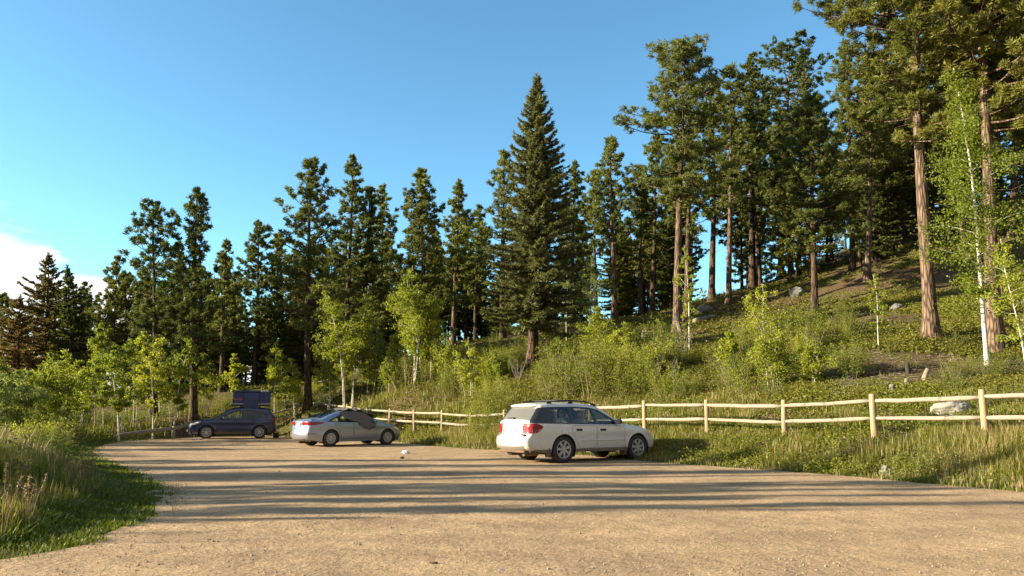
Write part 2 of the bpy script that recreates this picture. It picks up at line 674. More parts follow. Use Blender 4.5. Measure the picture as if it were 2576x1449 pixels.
M = {}
M['ground'] = ground_mat()
M['gravel'] = gravel_mat()
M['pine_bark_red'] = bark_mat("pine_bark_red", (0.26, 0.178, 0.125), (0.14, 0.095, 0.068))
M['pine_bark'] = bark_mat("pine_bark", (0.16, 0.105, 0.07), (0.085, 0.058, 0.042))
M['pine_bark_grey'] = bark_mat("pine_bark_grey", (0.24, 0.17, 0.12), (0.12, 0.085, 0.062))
M['aspen_bark'] = aspen_bark()
M['needles'] = leaf_mat("pine_needles", (0.072, 0.096, 0.027), (0.185, 0.21, 0.052), 0.40)
M['needles_gold'] = leaf_mat("pine_needles_gold", (0.085, 0.098, 0.020), (0.22, 0.225, 0.045), 0.38)
M['needles_blue'] = leaf_mat("spruce_needles", (0.10, 0.115, 0.05), (0.24, 0.24, 0.10), 0.36)
M['needles_brown'] = leaf_mat("browned_needles", (0.14, 0.11, 0.042), (0.26, 0.20, 0.075), 0.32)
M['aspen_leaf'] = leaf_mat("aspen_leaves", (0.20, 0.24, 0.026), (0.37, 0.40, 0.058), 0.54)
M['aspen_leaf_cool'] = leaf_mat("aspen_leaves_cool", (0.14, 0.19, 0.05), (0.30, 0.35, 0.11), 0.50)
M['shrub_leaf'] = leaf_mat("shrub_leaves", (0.115, 0.14, 0.018), (0.26, 0.28, 0.045), 0.48)
M['grass'] = leaf_mat("grass_blades", (0.13, 0.15, 0.020), (0.30, 0.295, 0.055), 0.5)
M['grass_lush'] = leaf_mat("lush_grass", (0.085, 0.115, 0.014), (0.20, 0.235, 0.032), 0.42)
M['grass_dry'] = leaf_mat("dry_grass_blades", (0.24, 0.18, 0.085), (0.42, 0.33, 0.17), 0.30, warm=(1, .95, .75))
M['cover'] = leaf_mat("ground_cover_leaves", (0.10, 0.11, 0.015), (0.22, 0.21, 0.035), 0.4)
M['flower'] = leaf_mat("yellow_flower", (0.55, 0.36, 0.02), (0.75, 0.52, 0.04), 0.3)
M['stem'] = pbr("woody_stem", (0.19, 0.14, 0.09), 0.85, var=0.3)
M['post'] = wood_mat("fence_post_wood", (0.43, 0.315, 0.165), (0.25, 0.175, 0.09), (14, 14, 1.5))
M['rail'] = wood_mat("fence_rail_wood", (0.39, 0.31, 0.215), (0.24, 0.19, 0.13), (1.5, 14, 14))
M['deadwood'] = wood_mat("grey_deadwood", (0.30, 0.255, 0.20), (0.15, 0.12, 0.095), (2, 9, 9))
M['charred'] = pbr("charred_wood", (0.035, 0.026, 0.02), 0.9, var=0.5, bmp=0.6, bscale=20)
M['rock'] = pbr("granite", (0.30, 0.275, 0.235), 0.9, var=0.5, vscale=7, bmp=1.0, bscale=18)
M['rock_dark'] = pbr("lichened_rock", (0.15, 0.145, 0.13), 0.9, var=0.4, vscale=4, bmp=0.8, bscale=9)
M['pebble'] = pbr("pebbles", (0.30, 0.235, 0.165), 0.9, var=0.35, vscale=1.7)
# ------------------------------------------------------------------ the ground
# outline of the gravel lot, seen from above
lot_px = [(2576, 1240), (2440, 1228), (2300, 1213), (2150, 1200), (2000, 1191), (1820, 1176), (1640, 1163), (1540, 1151), (1400, 1143),
          (1250, 1133), (1155, 1128), (1080, 1122), (1005, 1113), (900, 1108), (800, 1104), (700, 1099), (600, 1098), (500, 1101),
          (380, 1107), (300, 1112), (262, 1121), (237, 1132), (232, 1141), (248, 1155), (290, 1172), (335, 1188), (368, 1215), (400, 1232),
          (408, 1255), (395, 1285), (349, 1314), (288, 1347), (203, 1378), (112, 1395), (0, 1414)]
LOT = [tuple(on_lot(*p)[:2]) for p in lot_px]
LOT = [(30.0, 3.0), (17.0, 8.2), (11.5, 10.4)] + LOT + [(-6.5, 5.0), (-9.0, 2.0), (-9, -9), (30, -9)]


def fence_Y(x):
    return 39900.0 / (x + 40.0)


fence_px = [(2800, 1104), (2480, 1104), (2201, 1105), (1975, 1106), (1780, 1096), (1623, 1090), (1485, 1092), (1370, 1095), (1270, 1098),
            (1185, 1098), (1112, 1090), (1042, 1084), (980, 1078), (923, 1070), (872, 1062), (826, 1056), (782, 1047)]
FENCE = [at(x, y, fence_Y(x)) for x, y in fence_px]

ctrl = list(FENCE)
for x, y, Y in [(2345, 855, 28), (2505, 885, 26), (2484, 920, 24), (2210, 866, 27), (2050, 795, 42), (1935, 870, 31), (1735, 895, 34),
                (1703, 850, 44), (1833, 765, 53), (1790, 752, 57), (1900, 715, 62), (1960, 700, 64), (2050, 650, 68), (2145, 690, 52),
                (2180, 712, 48), (2300, 640, 50), (2300, 560, 66), (2500, 750, 36), (2576, 840, 26), (2576, 650, 46), (2500, 500, 75),
                (2400, 540, 70), (2750, 700, 36), (2900, 900, 24), (2200, 600, 66), (1600, 800, 52), (1545, 800, 50), (1340, 905, 38), (1480, 855, 46),
                (1150, 868, 56), (1052, 940, 42), (905, 945, 53), (775, 998, 47), (640, 965, 60), (557, 985, 56), (488, 1045, 45),
                (872, 985, 46), (960, 930, 58), (300, 1094, 37), (385, 1078, 43), (436, 1076, 40), (130, 1094, 37), (0, 1080, 46),
                (2050, 985, 23), (2250, 985, 21.5), (1900, 960, 27), (1700, 960, 30), (1500, 980, 31), (1300, 1000, 33), (1150, 1000, 40),
                (2576, 1000, 18.5), (-300, 1085, 46), (-500, 1100, 30), (-600, 1200, 20)]:
    ctrl.append(at(x, y, Y))
for x, z, Y in [(1790, 2.0, 95), (1500, 0.5, 85), (1500, -3, 130), (1200, -0.5, 95), (900, -1.5, 90), (500, -2.2, 90), (100, -2.0, 80), (-400, -3, 80),
                (2000, 4, 110), (2300, 14, 95), (2550, 22, 100), (2800, 20, 80), (2900, 14, 55)]:
    p = at(x, 953, Y)
    ctrl.append(np.array([p[0], Y, z + CAMZ]))
for X, Y, z in [(-16, 8, .5), (-22, 14, -.1), (-30, 24, -.7), (-14, 2, .5), (-40, 40, -1.2), (-30, 0, .5), (40, 0, 3), (30, -30, 2), (-40, -30, 1), (0, -40, 1.2),
                (60, 30, 16), (120, 60, 30), (-120, 40, -4), (-100, 150, -6), (0, 200, -8), (150, 200, 10)]:
    ctrl.append(np.array([X, Y, z]))
ctrl = np.array(ctrl)
cx, cy = ctrl[:, 0], ctrl[:, 1]
cres = ctrl[:, 2] - lot_z(cy)
# the lot's rim counts as level with the lot
rim = np.array(LOT)
rim = np.array([p for p in rim if p[1] > -20])
cx = np.concatenate([cx, rim[:, 0]]); cy = np.concatenate([cy, rim[:, 1]]); cres = np.concatenate([cres, np.full(len(rim), 0.02)])


def kern(d2):
    return np.sqrt(d2 + 2.0)


A = kern((cx[:, None] - cx[None, :]) ** 2 + (cy[:, None] - cy[None, :]) ** 2)
n_c = len(cx)
K = np.zeros((n_c + 3, n_c + 3))
K[:n_c, :n_c] = A - np.eye(n_c) * 0.6
K[:n_c, n_c] = 1; K[:n_c, n_c + 1] = cx; K[:n_c, n_c + 2] = cy
K[n_c:, :n_c] = K[:n_c, n_c:].T
W_rbf = np.linalg.solve(K, np.concatenate([cres, [0, 0, 0]]))


def h(X, Y):
    X = np.atleast_1d(np.asarray(X, float)); Y = np.atleast_1d(np.asarray(Y, float))
    shp = X.shape; X = X.ravel(); Y = Y.ravel()
    out = np.empty(len(X))
    for s in range(0, len(X), 20000):
        x, y = X[s:s + 20000], Y[s:s + 20000]
        r = kern((x[:, None] - cx[None, :]) ** 2 + (y[:, None] - cy[None, :]) ** 2) @ W_rbf[:n_c]
        r += W_rbf[n_c] + W_rbf[n_c + 1] * x + W_rbf[n_c + 2] * y
        ins = in_poly(x, y, LOT)
        d = dist_line(x, y, LOT)
        d = np.where(ins, -d, d)
        w = np.clip((d + 0.1) / 2.2, 0, 1); w = w * w * (3 - 2 * w)
        rough = 0.16 * (fnoise(x * .55, y * .55, 3) - .5) * np.clip(d / 3, 0, 1) + 0.7 * (fnoise(x * .12, y * .12, 9) - .5) * np.clip((d - 6) / 12, 0, 1)
        far = np.clip((np.hypot(x, y - 20) - 130) / 200, 0, 1)
        z = lot_z(np.minimum(y, 150)) + (r + rough) * w
        z = z * (1 - far) + (-9.0) * far
        z = z - 0.06 * np.clip(-d / 0.5, 0, 1)
        out[s:s + 20000] = z
    return out.reshape(shp)


def hz(x, y):
    return float(h(x, y)[0])


def base(x, y, Y):
    p = at(x, y, Y)
    return np.array([p[0], p[1], hz(p[0], p[1])])


def axis(lo, hi, near_lo, near_hi, fine, coarse):
    a = list(np.arange(near_lo, near_hi + 1e-6, fine))
    s, v = fine, near_hi
    while v < hi:
        s = min(s * 1.25, coarse); v += s; a.append(v)
    s, v = fine, near_lo
    while v > lo:
        s = min(s * 1.25, coarse); v -= s; a.insert(0, v)
    return np.array(a)


gx = axis(-700, 700, -24, 34, 0.5, 60)
gy = axis(-120, 900, 2, 60, 0.5, 60)
GX, GY = np.meshgrid(gx, gy)
GZ = h(GX, GY)
g = Geo()
i = np.arange(len(gy) - 1)[:, None] * len(gx); j = np.arange(len(gx) - 1)[None, :]
q = np.stack([i + j, i + j + 1, i + len(gx) + j + 1, i + len(gx) + j], -1).reshape(-1, 4)
g.add(np.stack([GX, GY, GZ], -1).reshape(-1, 3), None, q)
tag(g.build("forest_ground", M['ground'], smooth=True), "brown and mossy forest floor rising into a wooded hillside", "ground", kind='structure')

# gravel sheet, its rim made ragged by small noise
ring = []
for (x1, y1), (x2, y2) in zip(LOT, LOT[1:] + LOT[:1]):
    L = math.hypot(x2 - x1, y2 - y1); n = max(1, int(L / 0.25))
    for k in range(n):
        t = k / n
        ring.append((x1 + (x2 - x1) * t, y1 + (y2 - y1) * t))
ring = np.array(ring)
cen = np.array([2.0, 12.0])
off = (fnoise(ring[:, 0] * 1.3, ring[:, 1] * 1.3, 5) - .5) * 0.7
dirv = norm(ring - cen)
ring = ring + dirv * off[:, None]
ringp = [tuple(p) for p in ring]
pts = [Vector(p) for p in ringp]
lx, ly = np.meshgrid(np.arange(-22, 31, .35), np.arange(-9, 46, .35))
lx = (lx + rng.uniform(-.06, .06, lx.shape)).ravel(); ly = (ly + rng.uniform(-.06, .06, ly.shape)).ravel()
ok = in_poly(lx, ly, ringp) & (dist_line(lx, ly, ringp) > .15)
lx, ly = lx[ok], ly[ok]
res = delaunay_2d_cdt(pts + [Vector((a, b)) for a, b in zip(lx, ly)], [(k, (k + 1) % len(pts)) for k in range(len(pts))], [], 1, 1e-5)
v2 = np.array([p[:] for p in res[0]]); tri = np.array([f for f in res[2] if len(f) == 3])
LOTP = ringp


def lot_top(x, y):
    x = np.asarray(x, float); y = np.asarray(y, float)
    d = dist_line(x, y, LOT)
    return lot_z(y) + 0.022 + np.clip(d, 0, 1) * 0.05 * (fnoise(x * .6, y * .6, 21) - .5)


g = Geo()
g.add(np.c_[v2, lot_top(v2[:, 0], v2[:, 1])], tri)
tag(g.build("gravel_lot", M['gravel'], smooth=True), "tan gravel parking lot crossed by long evening shadows", "gravel lot", kind='structure')

# loose pebbles lying on the gravel (uncountable)
n = 30000
Yp = 3.6 / (1 - rng.random(n) * 0.86)
Xp = rng.uniform(-.75, .75, n) * Yp
ok = in_poly(Xp, Yp, LOT) & (fnoise(Xp * .8, Yp * .5, 31) + rng.uniform(-.25, .25, n) > .5)
Xp, Yp = Xp[ok], Yp[ok]
sz = rng.gamma(1.3, .0021, len(Xp)) + .0025
octv = np.array([[1, 0, 0], [-1, 0, 0], [0, 1, 0], [0, -1, 0], [0, 0, .8], [0, 0, -.8]], float)
octf = np.array([[0, 2, 4], [2, 1, 4], [1, 3, 4], [3, 0, 4], [2, 0, 5], [1, 2, 5], [3, 1, 5], [0, 3, 5]])
vv = octv[None] * sz[:, None, None] * rng.uniform(.65, 1.3, (len(Xp), 6, 3))
a = rng.uniform(0, 6.28, len(Xp)); c_, s_ = np.cos(a), np.sin(a)
vx = vv[..., 0] * c_[:, None] - vv[..., 1] * s_[:, None]; vy = vv[..., 0] * s_[:, None] + vv[..., 1] * c_[:, None]
vv = np.stack([vx + Xp[:, None], vy + Yp[:, None], vv[..., 2] + lot_top(Xp, Yp)[:, None] + sz[:, None] * .35], -1)
g = Geo()
g.add(vv.reshape(-1, 3), (octf[None] + np.arange(len(Xp))[:, None, None] * 6).reshape(-1, 3))
tag(g.build("pebbles", M['pebble']), "loose pebbles scattered over the gravel lot", "gravel", kind='stuff')


# ------------------------------------------------------------------ grass and ground cover (uncountable stuff)
def blades(X, Y, H, width, lean=.35, tint=None, zoff=-.02):
    n = len(X)
    Z = h(X, Y) + zoff
    az = rng.uniform(0, 2 * math.pi, n)
    d = np.stack([np.cos(az), np.sin(az), np.zeros(n)], -1)
    wdir = np.stack([-np.sin(az + rng.uniform(-.8, .8, n)), np.cos(az), np.zeros(n)], -1)
    b = np.stack([X, Y, Z], -1)
    ln = rng.uniform(.05, 1.0, n) * lean
    mid = b + d * (H * ln * .35)[:, None] + np.array([0, 0, 1.0]) * (H * .58)[:, None]
    tip = b + d * (H * ln)[:, None] + np.array([0, 0, 1.0]) * (H * (1 - .25 * ln))[:, None]
    w = wdir * (width * rng.uniform(.6, 1.3, n))[:, None]
    V = np.stack([b - w, b + w, mid + w * .75, mid - w * .75, tip], 1)
    o = np.arange(n)[:, None] * 5
    g = Geo()
    tn = np.repeat(np.clip(tint if tint is not None else rng.random(n), 0, 1), 5)
    g.add(V.reshape(-1, 3), o + np.array([[3, 2, 4]]), o + np.array([[0, 1, 2, 3]]), tn)
    return g


def scatter(n, ymin, ymax, xlo=-.78, xhi=.78):
    """points spread so that nearer ground carries more of them"""
    t = rng.random(n)
    Y = ymin / (1 - t * (1 - ymin / ymax))
    Y = Y * .65 + .35 * rng.uniform(ymin, ymax, n)
    X = rng.uniform(xlo, xhi, n) * Y
    return X, Y


SEG_F = [(p[0], p[1]) for p in FENCE]


def lot_d(X, Y):
    return np.where(in_poly(X, Y, LOTP), -1, 1) * dist_line(X, Y, LOT)


def right_side(X, Y):
    """true on the hill side of the lot, false on the downhill side"""
    return X > -17.2 + np.clip(Y - 41, 0, 99) * -.55


# grass along the bank between lot and fence, and beyond
X, Y = scatter(900000, 8, 60, -.45, .78)
d = lot_d(X, Y)
nz1 = fnoise(X * .5, Y * .5, 41); nz2 = fnoise(X * 2.2, Y * 2.2, 43)
fd = dist_line(X, Y, SEG_F, False)
bank = d < np.clip(fd + 1e9, 0, 4.5)
fringe = rng.random(len(X)) < np.exp(np.clip(d, -2, 0) / .16) * (.25 + .75 * (nz2 > .5))
keep = ((d > 0) | ((d > -.7) & fringe)) & right_side(X, Y) & (d < 30)
dens = np.where(d < 4.6, .95, .50) * np.clip((nz1 - .30) * 4, np.where(d < 4.6, .16, .04), 1) * np.clip(1.25 - .05 * d, .30, 1)
bare = np.exp(-(((X - 12.6) / 3.4) ** 2 + ((Y - 23.6) / 2.4) ** 2))
dens = dens * np.clip(1 - 1.5 * bare, .03, 1) * np.where((d < 5) & (X > 5.5), np.clip((nz1 - .36) * 7, .10, 1), 1)
keep &= rng.random(len(X)) < dens
X, Y, d, nz1, nz2 = X[keep], Y[keep], d[keep], nz1[keep], nz2[keep]
tall = np.clip(fnoise(X * .28, Y * .28, 47) * 2.0 - .45, .15, 1)
# the stand of tall grass beside the white wagon and in front of the silver sedan
stand = np.exp(-(((X + .5) / 3.0) ** 2 + ((Y - 27.5) / 4.5) ** 2))
H = (.15 + .36 * tall * np.clip(d / .9 + .25, .2, 1) * np.clip(1.5 - d / 9, .25, 1)) * rng.uniform(.5, 1.2, len(X)) + stand * .55 * rng.uniform(.3, 1.1, len(X)) * np.clip(d, 0, 1)
H = H * np.where(X > 5, np.clip(1 - (X - 5) * .06, .62, 1), 1)
wd = .0022 + .00030 * Y
dry = rng.random(len(X)) < np.where(nz2 > .55, .30, .11)
lush = (~dry) & ((d < .5) | (rng.random(len(X)) < .18))
mid = ~(dry | lush)
tag(blades(X[mid], Y[mid], H[mid], wd[mid], .35, nz2[mid] * .5 + rng.random(mid.sum()) * .5).build("grass", M['grass'], tint=True),
    "yellow-green meadow grass on the bank between lot and rail fence", "grass", kind='stuff')
tag(blades(X[lush], Y[lush], H[lush] * .75, wd[lush] * 1.2, .6, rng.random(lush.sum())).build("lush_grass", M['grass_lush'], tint=True),
    "short lush green grass fringing the edge of the gravel", "grass", kind='stuff')
tag(blades(X[dry], Y[dry], H[dry] * 1.15, wd[dry] * .8, .3, rng.random(dry.sum())).build("dry_grass", M['grass_dry'], tint=True),
    "straw coloured dry grass stalks among the green bank grass", "grass", kind='stuff')

# downhill verge with the tongue of short grass reaching into the lot
X, Y = scatter(190000, 4.5, 50, -.80, -.2)
d = lot_d(X, Y)
nz1 = fnoise(X * .6, Y * .6, 51); nz2 = fnoise(X * 2.4, Y * 2.4, 53)
fringe = rng.random(len(X)) < np.exp(np.clip(d, -3, 0) / .45) * (.06 + .94 * (nz2 * .5 + nz1 * .5 > .50))
keep = ((d > 0) | ((d > -1.2) & fringe)) & (~right_side(X, Y) | (Y < 20) | (X / Y < -.45)) & (X < 0)
keep &= rng.random(len(X)) < np.clip((nz1 - .15) * 4, .25, 1)
X, Y, d, nz1, nz2 = X[keep], Y[keep], d[keep], nz1[keep], nz2[keep]
tallw = np.clip((d - .55) / 1.4, 0, 1) * np.clip(nz1 * 2.2 - .35, .2, 1)
H = (.07 + .05 * nz2 + .62 * tallw) * rng.uniform(.5, 1.2, len(X))
wd = .003 + .00045 * Y
lush = (tallw < .2) | (rng.random(len(X)) < .15)
dry = (~lush) & (rng.random(len(X)) < .16)
mid = ~(lush | dry)
tag(blades(X[lush], Y[lush], H[lush], wd[lush] * 1.5, .9, rng.random(lush.sum()) * .6 + .4 * nz1[lush]).build("clover_turf", M['grass_lush'], tint=True),
    "low bright green turf spreading over the gravel edge downhill", "grass", kind='stuff')
tag(blades(X[mid], Y[mid], H[mid], wd[mid], .3, rng.random(mid.sum())).build("tall_grass", M['grass'], tint=True),
    "tall shaded meadow grass on the downhill verge of the lot", "grass", kind='stuff')
tag(blades(X[dry], Y[dry], H[dry] * 1.25, wd[dry] * .8, .3, rng.random(dry.sum())).build("seeding_grass", M['grass_dry'], tint=True),
    "pale seeding grass stalks on the downhill verge", "grass", kind='stuff')


def cover(X, Y, size, height, per=7, tint=None):
    """low leafy plants: each a handful of small leaf faces"""
    n = len(X)
    Z = h(X, Y)
    tn = tint if tint is not None else rng.random(n)
    c = np.repeat(np.stack([X, Y, Z], -1), per, 0)
    sz = np.repeat(size, per) * rng.uniform(.6, 1.3, n * per)
    ht = np.repeat(height, per)
    c[:, 0] += rng.normal(0, 1, n * per) * sz * 2.2
    c[:, 1] += rng.normal(0, 1, n * per) * sz * 2.2
    c[:, 2] += rng.random(n * per) * ht
    a = norm(rng.normal(0, 1, (n * per, 3)) * np.array([1, 1, .55]))
    b = norm(np.cross(a, rng.normal(0, 1, (n * per, 3))))
    V = np.stack([c - a * sz[:, None], c + b * sz[:, None] * .5, c + a * sz[:, None], c - b * sz[:, None] * .5], 1)
    g = Geo()
    g.add(V.reshape(-1, 3), None, np.arange(n * per * 4).reshape(-1, 4), np.repeat(np.clip(np.repeat(tn, per) * .7 + rng.random(n * per) * .3, 0, 1), 4))
    return g


X, Y = scatter(120000, 9, 85, -.5, .80)
d = lot_d(X, Y)
nz1 = fnoise(X * .33, Y * .33, 61); nz2 = fnoise(X * 1.4, Y * 1.4, 63)
keep = (d > .6) & right_side(X, Y) & (nz1 * .65 + nz2 * .35 + rng.uniform(-.12, .12, len(X)) - np.exp(-(((X - 12.6) / 3.4) ** 2 + ((Y - 23.6) / 2.4) ** 2)) * .30 + .06 * np.clip((Y - 26) / 8, 0, 1) > .51)
X, Y, nz1 = X[keep], Y[keep], nz1[keep]
tag(cover(X, Y, .018 + .0011 * Y, .08 + .22 * nz1 * rng.random(len(X)), 8, nz1).build("ground_cover", M['cover'], tint=True),
    "low yellow-green ground cover in patches over the hillside", "ground cover", kind='stuff')
X, Y = scatter(16000, 9, 70, -.8, -.1)
d = lot_d(X, Y)
keep = (d > .9) & (~right_side(X, Y))
X, Y = X[keep], Y[keep]
tag(cover(X, Y, .018 + .0011 * Y, .12 + .35 * rng.random(len(X)), 8).build("weedy_undergrowth", M['shrub_leaf'], tint=True),
    "weedy undergrowth below the aspens on the downhill side", "undergrowth", kind='stuff')
# broad-leaved weeds among the bank grass
X, Y = scatter(17000, 9.5, 30, .0, .80)
d = lot_d(X, Y)
nz1 = fnoise(X * .9, Y * .9, 91)
keep = (d > .15) & (d < 7) & (nz1 > .44)
X, Y, nz1 = X[keep], Y[keep], nz1[keep]
tag(cover(X, Y, .016 + .0009 * Y, .10 + .38 * rng.random(len(X)) * nz1, 10, rng.random(len(X))).build("leafy_weeds", M['shrub_leaf'], tint=True),
    "mixed leafy weeds growing through the bank grass by the fence", "weeds", kind='stuff')
# dead needles, twigs and bark bits on the bare patches of the hill
X, Y = scatter(15000, 11, 60, .0, .80)
d = lot_d(X, Y)
keep = (d > 1.2) & right_side(X, Y) & (fnoise(X * .33, Y * .33, 61) < .56)
X, Y = X[keep], Y[keep]
n = len(X); a = rng.uniform(0, 6.28, n); L = rng.gamma(2, .025, n) + .02
dv = np.stack([np.cos(a), np.sin(a), np.zeros(n)], -1); c = np.stack([X, Y, h(X, Y) + .02 + rng.random(n) * .03], -1)
sd = np.stack([-np.sin(a), np.cos(a), np.full(n, .6)], -1) * (.004 + .00018 * Y)[:, None]
V = np.stack([c - dv * L[:, None] - sd, c + dv * L[:, None] - sd, c + dv * L[:, None] + sd, c - dv * L[:, None] + sd], 1)
g = Geo(); g.add(V.reshape(-1, 3), None, np.arange(n * 4).reshape(-1, 4))
tag(g.build("twig_debris", M['deadwood']), "grey twigs and bark debris littering the hillside", "twigs", kind='stuff')

# yellow wildflowers near the fence (uncountable specks)
X, Y = scatter(5000, 12, 22, .2, .75)
d = lot_d(X, Y)
keep = (d > .6) & (d < 4) & (fnoise(X * .7, Y * .7, 71) > .6)
X, Y = X[keep], Y[keep]
n = len(X); c = np.stack([X, Y, h(X, Y) + rng.uniform(.15, .45, n)], -1); s = .018
V = np.stack([c + [-s, 0, 0], c + [0, -s, .008], c + [s, 0, 0], c + [0, s, .008]], 1)
g = Geo(); g.add(V.reshape(-1, 3), None, np.arange(n * 4).reshape(-1, 4), rng.random(n * 4))
tag(g.build("wildflowers_undergrowth", M['flower'], tint=True), "yellow wildflowers dotted through the bank grass", "wildflowers", kind='stuff')
# ------------------------------------------------------------------ trees and shrubs
def tufts(g, C, A, size, n=18, width=.012, spread=(15, 105), tint=None):
    """needle tufts: C centres, A axes, needles fan around the axis"""
    C = np.asarray(C); A = norm(np.asarray(A)); m = len(C)
    if m == 0:
        return
    size = np.broadcast_to(size, (m,))
    tn = rng.random(m) if tint is None else tint
    A2 = np.repeat(A, n, 0); C2 = np.repeat(C, n, 0); S = np.repeat(size, n) * rng.uniform(.65, 1.15, m * n)
    th = np.radians(rng.uniform(spread[0], spread[1], m * n))
    per = norm(np.cross(A2, rng.normal(0, 1, (m * n, 3))))
    d = A2 * np.cos(th)[:, None] + per * np.sin(th)[:, None]
    b = C2 + A2 * (rng.uniform(-.5, .25, m * n) * S)[:, None]
    w = norm(np.cross(d, rng.normal(0, 1, (m * n, 3)))) * (width * rng.uniform(.7, 1.3, m * n))[:, None]
    tip = b + d * S[:, None]
    V = np.stack([b - w * .6, b + w * .6, b + d * (S * .55)[:, None] + w, tip, b + d * (S * .55)[:, None] - w], 1)
    o = np.arange(m * n)[:, None] * 5
    tt = np.repeat(np.clip(np.repeat(tn, n) * .75 + rng.random(m * n) * .25, 0, 1), 5)
    g.add(V.reshape(-1, 3), o + np.array([[4, 2, 3]]), o + np.array([[0, 1, 2, 4]]), tt)


def leaves(g, C, size, tint=None, aspect=.8, flat=.9):
    m = len(C)
    size = np.broadcast_to(size, (m,)) * rng.uniform(.7, 1.25, m)
    a = norm(rng.normal(0, 1, (m, 3)) * np.array([1, 1, flat]))
    b = norm(np.cross(a, rng.normal(0, 1, (m, 3))))
    nn = np.cross(a, b)
    s = size[:, None]
    V = np.stack([C - a * s * .5, C + b * s * .5 * aspect - a * s * .1, C + a * s * .5 + nn * s * .1, C - b * s * .5 * aspect - a * s * .1], 1)
    tn = rng.random(m) if tint is None else np.clip(tint * .7 + rng.random(m) * .3, 0, 1)
    g.add(V.reshape(-1, 3), None, np.arange(m * 4).reshape(-1, 4), np.repeat(tn, 4))


def spine(H, lean=(0, 0), wob=.12, n=18, bend=1.0):
    t = np.linspace(0, 1, n)
    p = np.stack([lean[0] * t ** bend, lean[1] * t ** bend, H * t], -1)
    ph = rng.uniform(0, 6.28, 4)
    p[:, 0] += wob * (np.sin(t * 5 + ph[0]) - np.sin(ph[0])) * t
    p[:, 1] += wob * (np.sin(t * 4 + ph[1]) - np.sin(ph[1])) * t
    return p


def on_spine(p, z):
    return np.array([np.interp(z, p[:, 2], p[:, 0]), np.interp(z, p[:, 2], p[:, 1]), z])


